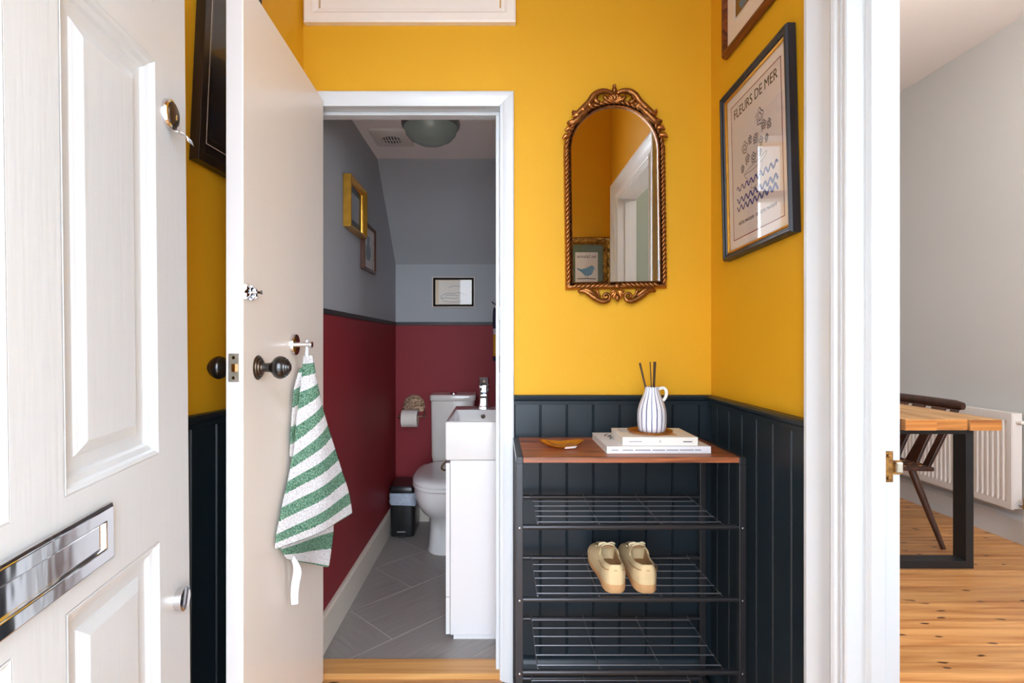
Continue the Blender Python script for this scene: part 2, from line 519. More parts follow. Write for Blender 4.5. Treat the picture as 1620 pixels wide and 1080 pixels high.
# ------------------------------------------------------------------ geometry helpers
class MB:
    def __init__(self):
        self.v = []
        self.f = []

    def add(self, vs, fs):
        o = len(self.v)
        self.v += [tuple(p) for p in vs]
        self.f += [tuple(i + o for i in f) for f in fs]
        return self

    def box(self, x0, x1, y0, y1, z0, z1):
        return self.add([(x0, y0, z0), (x1, y0, z0), (x1, y1, z0), (x0, y1, z0), (x0, y0, z1), (x1, y0, z1), (x1, y1, z1), (x0, y1, z1)],
                        [(0, 3, 2, 1), (4, 5, 6, 7), (0, 1, 5, 4), (1, 2, 6, 5), (2, 3, 7, 6), (3, 0, 4, 7)])

    def prism(self, pts, axis, a, b):
        """polygon pts (2d) swept between a and b along axis"""
        def m(p, t):
            return {'x': (t, p[0], p[1]), 'y': (p[0], t, p[1]), 'z': (p[0], p[1], t)}[axis]
        n = len(pts)
        vs = [m(p, a) for p in pts] + [m(p, b) for p in pts]
        fs = [tuple(range(n))[::-1], tuple(range(n, 2 * n))]
        fs += [(i, (i + 1) % n, n + (i + 1) % n, n + i) for i in range(n)]
        return self.add(vs, fs)

    def loft(self, secs, closed=True, caps=(True, True)):
        n = len(secs[0])
        vs = [p for s in secs for p in s]
        fs = []
        for k in range(len(secs) - 1):
            for i in range(n if closed else n - 1):
                j = (i + 1) % n
                fs.append((k * n + i, k * n + j, (k + 1) * n + j, (k + 1) * n + i))
        if closed and caps[0]:
            fs.append(tuple(range(n))[::-1])
        if closed and caps[1]:
            fs.append(tuple(range((len(secs) - 1) * n, len(secs) * n)))
        return self.add(vs, fs)

    def lathe(self, prof, c=(0, 0, 0), axis='z', seg=32, caps=(True, True)):
        """prof: list of (radius, height)"""
        secs = []
        for r, h in prof:
            ring = []
            for i in range(seg):
                a = 2 * PI * i / seg
                u, w = r * math.cos(a), r * math.sin(a)
                p = {'z': (u, w, h), 'y': (u, h, w), 'x': (h, u, w)}[axis]
                ring.append((p[0] + c[0], p[1] + c[1], p[2] + c[2]))
            secs.append(ring)
        return self.loft(secs, True, caps)

    def tube(self, path, rad, seg=8, closed=False, flat=1.0):
        path = [Vector(p) for p in path]
        n = len(path)
        rs = rad if isinstance(rad, (list, tuple)) else [rad] * n
        secs = []
        up = None
        for i, p in enumerate(path):
            a = path[(i - 1) % n] if (i > 0 or closed) else p
            b = path[(i + 1) % n] if (i < n - 1 or closed) else p
            t = (b - a).normalized()
            if up is None:
                up = Vector((0, 0, 1)) if abs(t.z) < 0.9 else Vector((0, 1, 0))
            s = t.cross(up).normalized()
            up = s.cross(t).normalized()
            secs.append([p + (s * math.cos(2 * PI * k / seg) + up * math.sin(2 * PI * k / seg) * flat) * rs[i] for k in range(seg)])
        if closed:
            secs.append(secs[0])
            return self.loft(secs, True, (False, False))
        return self.loft(secs)

    def ball(self, c, r, seg=12, rings=8, sc_=(1, 1, 1)):
        prof = []
        for i in range(rings + 1):
            a = PI * i / rings
            prof.append((max(1e-4, r * math.sin(a)), -r * math.cos(a)))
        secs = []
        for rr, h in prof:
            secs.append([(c[0] + rr * math.cos(2 * PI * k / seg) * sc_[0], c[1] + rr * math.sin(2 * PI * k / seg) * sc_[1], c[2] + h * sc_[2]) for k in range(seg)])
        return self.loft(secs)

    def frame(self, w, h, prof, cx=0.0, cz=0.0):
        """mitred rectangular ring in the local xz plane; prof = closed list of (inset, y)"""
        secs = []
        for sx, sz in ((-1, -1), (1, -1), (1, 1), (-1, 1), (-1, -1)):
            secs.append([(cx + sx * (w / 2 - i), y, cz + sz * (h / 2 - i)) for i, y in prof])
        return self.loft(secs, True, (False, False))

    def rings(self, x0, x1, z0, z1, prof, cap=True):
        """nested rectangles facing -y; prof = list of (inset, y)"""
        secs = []
        for i, y in prof:
            secs.append([(x0 + i, y, z0 + i), (x1 - i, y, z0 + i), (x1 - i, y, z1 - i), (x0 + i, y, z1 - i)])
        return self.loft(secs, True, (False, cap))

    def slab(self, xs, zs, holes, y0, y1):
        """grid slab in xz with missing cells, shared vertices: one solid with real openings"""
        nx, nz = len(xs), len(zs)
        ids = {}
        vs = []

        def vid(i, k, s):
            key = (i, k, s)
            if key not in ids:
                ids[key] = len(vs)
                vs.append((xs[i], y1 if s else y0, zs[k]))
            return ids[key]
        solid = lambda i, k: 0 <= i < nx - 1 and 0 <= k < nz - 1 and (i, k) not in holes
        fs = []
        for i in range(nx - 1):
            for k in range(nz - 1):
                if not solid(i, k):
                    continue
                fs.append((vid(i, k, 0), vid(i + 1, k, 0), vid(i + 1, k + 1, 0), vid(i, k + 1, 0)))
                fs.append((vid(i, k, 1), vid(i, k + 1, 1), vid(i + 1, k + 1, 1), vid(i + 1, k, 1)))
                if not solid(i - 1, k):
                    fs.append((vid(i, k, 0), vid(i, k + 1, 0), vid(i, k + 1, 1), vid(i, k, 1)))
                if not solid(i + 1, k):
                    fs.append((vid(i + 1, k, 0), vid(i + 1, k, 1), vid(i + 1, k + 1, 1), vid(i + 1, k + 1, 0)))
                if not solid(i, k - 1):
                    fs.append((vid(i, k, 0), vid(i, k, 1), vid(i + 1, k, 1), vid(i + 1, k, 0)))
                if not solid(i, k + 1):
                    fs.append((vid(i, k + 1, 0), vid(i + 1, k + 1, 0), vid(i + 1, k + 1, 1), vid(i, k + 1, 1)))
        return self.add(vs, fs)

    def move(self, mtx):
        self.v = [tuple(mtx @ Vector(p)) for p in self.v]
        return self

    def build(self, name, m, parent=None, bevel=0.0, smooth=None, seg=2, sub=0, solid=0.0, local=False, double=0.0):
        me = bpy.data.meshes.new(name)
        me.from_pydata(self.v, [], self.f)
        bm = bmesh.new()
        bm.from_mesh(me)
        if double:
            bmesh.ops.remove_doubles(bm, verts=bm.verts, dist=double)
        bmesh.ops.recalc_face_normals(bm, faces=bm.faces)
        bm.to_mesh(me)
        bm.free()
        if smooth is not None:
            for p in me.polygons:
                p.use_smooth = True
            if smooth < 180:
                me.set_sharp_from_angle(angle=R(smooth))
        me.materials.append(m)
        o = bpy.data.objects.new(name, me)
        COL.objects.link(o)
        if solid:
            md = o.modifiers.new('thickness', 'SOLIDIFY')
            md.thickness = solid
            md.offset = 0
        if sub:
            md = o.modifiers.new('smooth', 'SUBSURF')
            md.levels = sub
            md.render_levels = sub
        if bevel:
            md = o.modifiers.new('bevel', 'BEVEL')
            md.width = bevel
            md.segments = seg
            md.limit_method = 'ANGLE'
            md.angle_limit = R(35)
            md.harden_normals = False
        if parent is not None:
            o.parent = parent
            if not local:
                o.matrix_parent_inverse = parent.matrix_basis.inverted()
        return o


def tag(o, label=None, cat=None, group=None, kind=None):
    if label: o['label'] = label
    if cat: o['category'] = cat
    if group: o['group'] = group
    if kind: o['kind'] = kind
    return o


def thing(name, label, cat, loc=(0, 0, 0), group=None):
    """an Empty at the thing's base that parents its parts"""
    o = bpy.data.objects.new(name, None)
    o.empty_display_size = 0.05
    o.location = loc
    COL.objects.link(o)
    return tag(o, label, cat, group)


def struct(name, loc=(0, 0, 0)):
    o = bpy.data.objects.new(name, None)
    o.empty_display_size = 0.05
    o.location = loc
    COL.objects.link(o)
    o['kind'] = 'structure'
    return o


def copy_tree(o, parent=None):
    c = o.copy()
    COL.objects.link(c)
    if parent is not None:
        c.parent = parent
    for ch in list(o.children):
        copy_tree(ch, c)
    return c


def lettering(name, body, size, m, parent, loc, rot=(R(90), 0, 0), align='CENTER', extrude=0.0002, sx=1.0, spacing=1.0):
    """flat letters as a mesh, in the parent's local frame"""
    cu = bpy.data.curves.new(name, 'FONT')
    cu.body = body
    cu.size = size
    cu.align_x = align
    cu.align_y = 'CENTER'
    cu.extrude = extrude
    cu.space_character = spacing
    cu.resolution_u = 3
    t = bpy.data.objects.new(name, cu)
    COL.objects.link(t)
    bpy.context.view_layer.update()
    me = bpy.data.meshes.new_from_object(t)
    me.name = name
    bpy.data.objects.remove(t)
    me.materials.clear()
    me.materials.append(m)
    o = bpy.data.objects.new(name, me)
    COL.objects.link(o)
    o.parent = parent
    o.location = loc
    o.rotation_euler = rot
    o.scale = (sx, 1, 1)
    return o


def ribbon(mb, pts, width, y, t=0.0004):
    """a flat drawn line in the local xz plane"""
    n = len(pts)
    l, r = [], []
    for i in range(n):
        a = pts[max(i - 1, 0)]
        b = pts[min(i + 1, n - 1)]
        dx, dz = b[0] - a[0], b[1] - a[1]
        d = math.hypot(dx, dz) or 1
        wv = width[i] if isinstance(width, (list, tuple)) else width
        nx_, nz_ = -dz / d * wv / 2, dx / d * wv / 2
        l.append((pts[i][0] + nx_, y, pts[i][1] + nz_))
        r.append((pts[i][0] - nx_, y, pts[i][1] - nz_))
    vs = l + r
    fs = [(i, i + 1, n + i + 1, n + i) for i in range(n - 1)]
    return mb.add(vs, fs)


def lerp(a, b, t):
    return a + (b - a) * t


def sample(pts, t):
    """catmull-rom through 3-d points, t in 0..1"""
    n = len(pts) - 1
    f = min(max(t * n, 0), n - 1e-6)
    i = int(f)
    u = f - i
    p = [Vector(pts[max(0, min(n, i + k))]) for k in (-1, 0, 1, 2)]
    return 0.5 * ((2 * p[1]) + (p[2] - p[0]) * u + (2 * p[0] - 5 * p[1] + 4 * p[2] - p[3]) * u * u + (3 * p[1] - p[0] - 3 * p[2] + p[3]) * u ** 3)


def smooth_path(pts, n):
    return [sample(pts, i / (n - 1)) for i in range(n)]


# ================================================================== THE SETTING
XR = 0.7357        # right wall of the hall
YB = 1.85          # back wall of the hall
YF = 0.24          # inner face of the front wall
H = 3.03           # ceiling

# --- outside
tag(MB().box(-14, 14, -16, 0.08, -0.22, -0.12).build('ground', M['paving']), kind='structure')
tag(MB().box(-0.55, 0.45, -0.5, -0.06, -0.12, -0.03).build('trim_1', M['render']), kind='structure')

# unseen porch-like walls and roof, added to cut the side daylight
tag(MB().box(-1.0, -0.85, -1.0, -0.06, -0.12, 2.9).build('wall_added_shade_left', M['render']), kind='structure')
tag(MB().box(0.78, 0.93, -1.0, -0.06, -0.12, 2.9).build('wall_added_shade_right', M['render']), kind='structure')
tag(MB().box(-1.0, 0.93, -1.0, -0.06, 2.9, 3.0).build('ceiling_added_shade', M['render']), kind='structure')

# --- floors
fl = tag(MB().box(-1.3, 3.2, -0.06, 1.85, -0.12, -0.022).build('floor', M['dark']), kind='structure')
bw = 0.158
y = YB - 0.002
proto = None
k = 0
while y > 0.2:
    y0 = max(y - bw, -0.06)
    xa, xb = (-1.28, XR + 0.10)
    MB().box(xa, xb, y0 + 0.0016, y - 0.0016, -0.022, 0.0).build('floorboard', M['board'], fl, bevel=0.0015, seg=1)
    y -= bw
fl2 = tag(MB().box(0.84, 3.2, -0.06, 4.6, -0.121, -0.0225).build('floor_dining', M['dark']), kind='structure')
y = 4.55
bw = 0.166
while y > 0.2:
    y0 = max(y - bw, -0.05)
    MB().box(XR + 0.103, 3.03, y0 + 0.0014, y - 0.0014, -0.022, 0.0).build('floorboard', M['board'], fl2, bevel=0.0014, seg=1)
    y -= bw

# threshold strip between hall boards and tiles
tag(MB().prism([(1.853, -0.02), (1.853, 0.0), (1.868, 0.009), (1.955, 0.009), (1.955, -0.02)], 'x', -0.636, 0.008).build('trim_2', M['threshold']), kind='structure')

# toilet floor: rectangular tiles laid at 45 degrees in half bond
tf = tag(MB().box(-0.665, 0.07, 1.955, 3.5, -0.12, -0.0012).build('floor_toilet', M['grout']), kind='structure')
U = Vector((1, 1, 0)).normalized()
V = Vector((1, -1, 0)).normalized()
O = Vector((-0.411, 2.10, 0))


def clip(poly, x0, x1, y0, y1):
    for ax, lim, sgn in ((0, x0, 1), (0, x1, -1), (1, y0, 1), (1, y1, -1)):
        out = []
        for i in range(len(poly)):
            a, b = poly[i], poly[(i + 1) % len(poly)]
            ia, ib = sgn * (a[ax] - lim) >= 0, sgn * (b[ax] - lim) >= 0
            if ia:
                out.append(a)
            if ia != ib:
                t = (lim - a[ax]) / (b[ax] - a[ax])
                out.append((a[0] + t * (b[0] - a[0]), a[1] + t * (b[1] - a[1])))
        poly = out
        if len(poly) < 3:
            return []
    return poly


g = 0.0024
for row in range(-4, 6):
    v1, v0 = -0.31 * row, -0.31 * (row + 1)
    for n in range(-5, 6):
        u0 = (0.315 if row % 2 else 0.0) + 0.63 * n
        u1 = u0 + 0.63
        c = [O + U * uu + V * vv for uu, vv in ((u0 + g, v0 + g), (u1 - g, v0 + g), (u1 - g, v1 - g), (u0 + g, v1 - g))]
        poly = clip([(p.x, p.y) for p in c], -0.662, 0.062, 1.956, 3.488)
        if len(poly) < 3:
            continue
        ar = abs(sum(poly[i][0] * poly[(i + 1) % len(poly)][1] - poly[(i + 1) % len(poly)][0] * poly[i][1] for i in range(len(poly)))) / 2
        if ar < 0.002:
            continue
        MB().prism(poly, 'z', -0.0011, 0.0).build('floor_tile', M['tile_a'] if (n + row) % 2 == 0 else M['tile_b'], tf, bevel=0.0003, seg=1)

# --- hall back wall with the toilet doorway and the hatch above it
wb = tag(MB().slab([-1.25, -0.655, 0.03, XR + 0.1], [-0.02, 1.99, H], {(1, 0)}, YB, YB + 0.105).build('wall_back', M['mustard']), kind='structure')


def dado(parent, x0, x1, joints, zt=0.98, local=False, skirt=True):
    """tongue-and-groove boards on a wall whose face is y=0 looking to -y (local frame)"""
    xs = [x0] + joints + [x1]
    for a, b in zip(xs[:-1], xs[1:]):
        gp = 0.0013
        mb = MB()
        if b - a > 0.02:
            bv = 0.003
            mb.prism([(a + gp, 0.0), (a + gp, -0.010), (a + gp + bv, -0.0135), (b - gp - bv, -0.0135), (b - gp, -0.010), (b - gp, 0.0)], 'z', 0.0, zt - 0.03)
        else:
            mb.box(a, b, -0.0135, 0, 0, zt - 0.03)
        yield 'panel_board', mb
    yield 'panel_backing', MB().box(x0, x1, -0.005, -0.0005, 0.0, zt - 0.03)
    cap = [(0, zt - 0.032), (-0.02, zt - 0.032), (-0.021, zt - 0.02), (-0.027, zt - 0.014), (-0.029, zt - 0.006), (-0.026, zt), (0, zt)]
    yield 'dado_cap', MB().prism(cap, 'x', x0, x1)
    if skirt:
        sk = [(-0.0135, 0.0), (-0.034, 0.0), (-0.034, 0.07), (-0.03, 0.082), (-0.024, 0.088), (-0.0135, 0.092)]
        yield 'skirting', MB().prism(sk, 'x', x0, x1)


T_back = Matrix.Translation((0, YB, 0))
for nm, mb in dado(wb, 0.057, XR, [0.1465 + 0.0905 * i - 0.0 for i in range(7)]):
    mb.move(T_back).build(nm, M['navy'], wb, smooth=30)

# hatch above the door
hatch = struct('trim_3')
fr = MB().frame(0.722, 0.62, [(0, 0), (0, -0.022), (0.006, -0.026), (0.03, -0.026), (0.038, -0.02), (0.05, -0.018), (0.05, 0)], -0.299, 2.249 + 0.31)
fr.move(T_back).build('hatch_frame', M['cream_door'], hatch)
MB().box(-0.606, 0.008, -0.012, 0.0, 2.302, 2.815).move(T_back).build('hatch_panel', M['cream_door'], hatch, bevel=0.002)

# architrave and lining of the toilet doorway
df = struct('trim_4')
arch_prof = [(0, 0), (0, -0.016), (0.004, -0.02), (0.012, -0.02), (0.03, -0.017), (0.038, -0.012), (0.043, -0.012), (0.043, 0)]


def leg_prism(outer_x, s, z0, z1, miter, prof):
    """vertical architrave leg, outer edge at outer_x, growing along s; top mitred"""
    a = [(outer_x + s * i, yy, z0) for i, yy in prof]
    b = [(outer_x + s * i, yy, z1 - (i if miter else 0)) for i, yy in prof]
    return MB().loft([a, b])


zo = 2.018
leg_prism(0.056, -1, 0.0, zo, True, arch_prof).move(T_back).build('architrave_leg', M['white_gloss'], df, smooth=30)
leg_prism(-0.667, 1, 0.0, zo, True, [(i * 0.8, yy) for i, yy in arch_prof]).move(T_back).build('architrave_leg', M['white_gloss'], df, smooth=30)
p2 = [(i * 1.16, yy) for i, yy in arch_prof]
MB().loft([[(-0.667 + i, yy, zo - i) for i, yy in p2], [(0.056 - i, yy, zo - i) for i, yy in p2]]).move(T_back).build('architrave_head', M['white_gloss'], df, smooth=30)
MB().box(0.008, 0.0295, 1.846, 1.958, 0, 1.9895).build('jamb', M['white_gloss'], df, bevel=0.002)
MB().box(-0.6545, -0.637, 1.846, 1.958, 0, 1.9895).build('jamb', M['white_gloss'], df, bevel=0.002)
MB().box(-0.637, 0.008, 1.846, 1.958, 1.972, 1.9895).build('jamb_head', M['white_gloss'], df, bevel=0.002)
MB().box(-0.006, 0.008, 1.893, 1.935, 0, 1.96).build('door_stop', M['white_gloss'], df, bevel=0.0025)
MB().box(-0.637, 0.008, 1.893, 1.935, 1.96, 1.972).build('door_stop', M['white_gloss'], df, bevel=0.0025)
kp = MB().box(0.003, 0.0085, 1.856, 1.886, 1.235, 1.285)
kp.build('bolt_keep', M['white_gloss'], df, bevel=0.002)
kp = MB().box(0.0065, 0.0085, 1.856, 1.88, 1.055, 1.115)
kp.build('strike_plate', M['dark_bronze'], df, bevel=0.0008)

# --- right wall of the hall with the doorway to the dining room
DY0, DY1, DZ = 0.45, 1.127, 2.03
wr = tag(MB().slab([-YB - 0.105, -DY1, -DY0, -YF + 0.3], [-0.02, DZ, H], {(1, 0)}, XR, XR + 0.098).move(Matrix(((0, 1, 0, 0), (-1, 0, 0, 0), (0, 0, 1, 0), (0, 0, 0, 1)))).build('wall_right', M['mustard']), kind='structure')
# local frame of the right wall: x = distance from the back corner towards the front, -y into the room
T_right = Matrix.Translation((XR, YB, 0)) @ Matrix.Rotation(R(-90), 4, 'Z')
for nm, mb in dado(wr, 0.0305, YB - 1.238, [0.085 + 0.089 * i for i in range(6)]):
    mb.move(T_right).build(nm, M['navy'], wr, smooth=30)
rd = struct('trim_5')
ap = [(0, 0), (0, -0.028), (0.004, -0.032), (0.014, -0.032), (0.02, -0.027), (0.034, -0.019), (0.05, -0.017), (0.078, -0.017), (0.083, -0.021), (0.09, -0.024), (0.097, -0.021), (0.100, -0.016), (0.111, -0.016), (0.111, 0)]
zo = DZ + 0.111 - 0.012
xa, xb = YB - 1.238, YB - (DY0 - 0.111)
leg_prism(xa, 1, 0.0, zo, True, ap).move(T_right).build('architrave_leg', M['white_gloss'], rd, smooth=30)
leg_prism(xb, -1, 0.0, zo, True, ap).move(T_right).build('architrave_leg', M['white_gloss'], rd, smooth=30)
MB().loft([[(xa + i, yy, zo - i) for i, yy in ap], [(xb - i, yy, zo - i) for i, yy in ap]]).move(T_right).build('architrave_head', M['white_gloss'], rd, smooth=30)
# lining: far jamb (seen face-on), near jamb, head; the stop leaves a rebate on the dining side
MB().prism([(XR - 0.014, DY1 + 0.006), (XR - 0.014, DY1 - 0.010), (XR - 0.011, DY1 - 0.013), (XR + 0.0275, DY1 - 0.013), (XR + 0.030, DY1 - 0.018), (XR + 0.032, DY1 - 0.024), (XR + 0.062, DY1 - 0.024), (XR + 0.0635, DY1 - 0.013), (XR + 0.099, DY1 - 0.013), (XR + 0.099, DY1 + 0.006)], 'z', 0, DZ).build('jamb', M['white_gloss'], rd, bevel=0.0012)
MB().prism([(XR - 0.014, DY0 - 0.006), (XR + 0.099, DY0 - 0.006), (XR + 0.099, DY0 + 0.013), (XR + 0.0635, DY0 + 0.013), (XR + 0.062, DY0 + 0.024), (XR + 0.03, DY0 + 0.024), (XR + 0.0275, DY0 + 0.013), (XR - 0.014, DY0 + 0.013)], 'z', 0, DZ).build('jamb', M['white_gloss'], rd, bevel=0.0012)
MB().box(XR - 0.012, XR + 0.099, DY0 + 0.013, DY1 - 0.013, DZ - 0.02, DZ).build('jamb_head', M['white_gloss'], rd, bevel=0.002)
# brass keep on the far jamb
yk = DY1 - 0.013
kp = MB()
kp.add([(x_, yk - 0.0022, z_) for x_, z_ in ((XR + 0.065, 0.872), (XR + 0.083, 0.872), (XR + 0.083, 0.888), (XR + 0.1005, 0.888), (XR + 0.1005, 0.917), (XR + 0.083, 0.917), (XR + 0.083, 0.936), (XR + 0.065, 0.936))] +
       [(x_, yk - 0.0002, z_) for x_, z_ in ((XR + 0.065, 0.872), (XR + 0.083, 0.872), (XR + 0.083, 0.888), (XR + 0.1005, 0.888), (XR + 0.1005, 0.917), (XR + 0.083, 0.917), (XR + 0.083, 0.936), (XR + 0.065, 0.936))],
       [tuple(range(8)), tuple(range(15, 7, -1))] + [(i, (i + 1) % 8, 8 + (i + 1) % 8, 8 + i) for i in range(8)])
keep = kp.build('strike_plate', M['patina_brass'], rd)
for zz in (0.881, 0.927):
    MB().lathe([(0.0001, -0.0035), (0.0035, -0.0032), (0.0042, 0.0)], (XR + 0.074, yk - 0.002, zz), 'y', 12).build('screw', M['patina_brass'], keep, smooth=40)
MB().box(XR + 0.086, XR + 0.0995, yk - 0.009, yk - 0.0021, 0.892, 0.914).build('keep_lip', M['latch_plate'], keep, bevel=0.002)

# --- left wall of the hall (runs slightly askew) with its panelling
ang_l = math.atan2(-0.983, -0.1838)
wl = MB().box(0.0, 1.95, 0.0, 0.1, -0.02, H).build('wall_left', M['mustard'])
tag(wl, kind='structure')
# local x from the back corner towards the front; -y must face the room
T_left = Matrix.Translation((-0.668, YB, 0)) @ Matrix.Rotation(ang_l, 4, 'Z') @ Matrix.Scale(-1, 4, (0, 1, 0))
wl.data.transform(T_left)
wl.data.flip_normals()
for nm, mb in dado(wl, 0.04, 1.62, [0.085 + 0.0905 * i for i in range(17)]):
    mb.move(T_left).build(nm, M['navy'], wl, smooth=30)

# --- front wall (its inner side shows in the mirror): front doorway, dining window
wf = tag(MB().slab([-1.3, -0.53, 0.38, 1.35, 2.7, 3.2], [-0.2, 0.75, 2.5, H + 0.3], {(1, 0), (1, 1), (3, 1)}, -0.06, YF).build('wall_front', M['mustard']), kind='structure')
MB().box(0.845, 1.35, YF, YF + 0.006, 0, H).build('dining_plaster', M['teal_wall'], wf)
MB().box(2.7, 3.02, YF, YF + 0.006, 0, H).build('dining_plaster', M['teal_wall'], wf)
MB().box(1.35, 2.7, YF, YF + 0.006, 0, 0.75).build('dining_plaster', M['teal_wall'], wf)
ff = struct('trim_6')
MB().box(-0.53, -0.478, 0.14, YF + 0.004, -0.02, 2.5).build('frame_post', M['white_gloss'], ff, bevel=0.003)
MB().box(0.335, 0.38, 0.14, YF + 0.004, -0.02, 2.5).build('frame_post', M['white_gloss'], ff, bevel=0.003)
MB().box(-0.478, 0.335, 0.14, YF + 0.004, 2.06, 2.11).build('transom', M['white_gloss'], ff, bevel=0.003)
MB().box(-0.478, 0.335, 0.14, YF + 0.004, 2.46, 2.5).build('frame_head', M['white_gloss'], ff, bevel=0.003)
MB().box(-0.478, 0.335, 0.18, 0.184, 2.11, 2.46).build('fanlight_pane', M['glass'], ff)
MB().box(-0.53, 0.38, -0.10, YF, -0.03, 0.0).build('door_sill', M['threshold'], ff, bevel=0.004)
win = struct('window_1')
MB().frame(1.35, 1.75, [(0, 0.06), (0, 0.16), (0.06, 0.16), (0.06, 0.06)], 2.025, 1.625).build('window_frame', M['white_gloss'], win)
MB().box(1.41, 2.64, 0.09, 0.13, 1.6, 1.65).build('meeting_rail', M['white_gloss'], win)
MB().box(1.41, 2.64, 0.108, 0.112, 0.81, 2.44).build('pane', M['glass'], win)
MB().box(1.33, 2.72, 0.16, YF + 0.03, 0.735, 0.75).build('window_sill', M['white_gloss'], win, bevel=0.003)

# --- ceilings
tag(MB().box(-1.3, 0.83, -0.06, YB + 0.1, H, H + 0.1).build('ceiling', M['ceiling']), kind='structure')
tag(MB().box(0.83, 3.2, -0.06, 4.7, H, H + 0.1).build('ceiling_dining', M['ceiling']), kind='structure')

# --- toilet room under the stairs
YT, XT0, XT1, ZC = 3.49, -0.661, 0.06, 2.168
ZS, YS = 1.664, 2.957


wtl = tag(MB().prism([(1.955, 1.28), (YT + 0.1, 1.28), (YT + 0.1, ZC + 0.1), (1.955, ZC + 0.1)], 'x', XT0 - 0.1, XT0).build('wall_toilet_left', M['greyblue']), kind='structure')
MB().box(XT0 - 0.1, XT0, 1.955, YT + 0.1, -0.02, 1.28).build('lower_wall', M['burgundy'], wtl)
MB().box(XT0, XT0 + 0.005, 1.955, YT, 1.268, 1.289).build('dado_rail', M['black_rail'], wtl, bevel=0.001)
MB().prism([(XT0, 0), (XT0 + 0.016, 0), (XT0 + 0.016, 0.125), (XT0 + 0.010, 0.135), (XT0, 0.137)], 'y', 1.956, YT).build('skirting', M['cream'], wtl)
wtb = tag(MB().box(XT0, XT1 + 0.1, YT, YT + 0.1, 1.28, 1.75).build('wall_toilet_back', M['greyblue']), kind='structure')
MB().box(XT0, XT1 + 0.1, YT, YT + 0.1, -0.02, 1.28).build('lower_wall', M['burgundy'], wtb)
MB().box(XT0 + 0.005, XT1, YT - 0.005, YT, 1.268, 1.289).build('dado_rail', M['black_rail'], wtb, bevel=0.001)
MB().prism([(YT, 0), (YT - 0.016, 0), (YT - 0.016, 0.1), (YT - 0.010, 0.108), (YT, 0.11)], 'x', XT0 + 0.017, XT1).build('skirting', M['cream'], wtb)
wtr = tag(MB().box(XT1, XT1 + 0.1, 1.955, YT + 0.1, 1.28, ZC + 0.1).build('wall_toilet_right', M['greyblue']), kind='structure')
MB().box(XT1, XT1 + 0.1, 1.955, YT + 0.1, -0.02, 1.28).build('lower_wall', M['burgundy'], wtr)
wtf = tag(MB().slab([XT0, -0.655, 0.03, XT1], [-0.02, 1.99, ZC + 0.1], {(1, 0)}, 1.955, 1.9585).build('wall_toilet_front', M['greyblue']), kind='structure')
tag(MB().box(XT0, XT1, 1.9585, YS + 0.02, ZC, ZC + 0.1).build('ceiling_toilet', M['toilet_ceiling']), kind='structure')
tag(MB().prism([(YS, ZC), (YT, ZS), (YT + 0.1, ZS), (YT + 0.1, ZC + 0.1), (YS, ZC + 0.1)], 'x', XT0, XT1).build('ceiling_slope', M['greyblue']), kind='structure')

# --- dining room shell
XD = 3.02
wdr = tag(MB().box(XD, XD + 0.12, -0.06, 4.7, -0.1, H).build('wall_dining_right', M['dining_wall']), kind='structure')
MB().prism([(XD, 0), (XD - 0.02, 0), (XD - 0.02, 0.13), (XD - 0.013, 0.15), (XD, 0.157)], 'y', YF, 4.6).build('skirting', M['white_gloss'], wdr)
tag(MB().box(0.84, XD, 4.6, 4.7, -0.1, H).build('wall_dining_back', M['dining_wall']), kind='structure')
tag(MB().box(XR + 0.0985, XR + 0.104, DY1 + 0.09, 4.6, 0, H).build('wall_dining_left', M['dining_wall']), kind='structure')

# ================================================================== DOORS
# --- white panelled front door, opened inwards (outside face towards the camera); it has dropped on its hinges by a degree
W = 0.79
d1 = struct('door_1')
ST, P1, MU, P2 = 0.1136, 0.2354, 0.088, 0.2354
xs = [0, W - ST - P1 - MU - P2, W - ST - P1 - MU, W - ST - P1, W - ST, W]
zs = [0.006, 0.205, 0.819, 0.9645, 1.609, 1.703, 1.895, 1.985]
holes = {(i, k) for i in (1, 3) for k in (1, 3, 5)}
MB().slab(xs, zs, holes, 0.0, 0.044).build('door_leaf', M['white_door'], d1, bevel=0.0008, seg=1, local=True)
pp = [(0.0, 0.0), (0.002, -0.0005), (0.007, 0.002), (0.010, 0.006), (0.018, 0.0085), (0.021, 0.0125), (0.023, 0.0135), (0.040, 0.0145), (0.043, 0.0120), (0.056, 0.0065), (0.058, 0.006)]
for i in (1, 3):
    for k in (1, 3, 5):
        prof = pp
        mb = MB().rings(xs[i], xs[i + 1], zs[k], zs[k + 1], prof)
        mb.box(xs[i] + 0.0005, xs[i + 1] - 0.0005, 0.018, 0.032, zs[k] + 0.0005, zs[k + 1] - 0.0005)
        mb2 = MB().rings(xs[i], xs[i + 1], zs[k], zs[k + 1], prof)
        mb2.build('door_panel', M['white_door'], d1, local=True)
        MB().box(xs[i], xs[i + 1], 0.019, 0.03, zs[k], zs[k + 1]).build('panel_back', M['white_door'], d1, local=True)
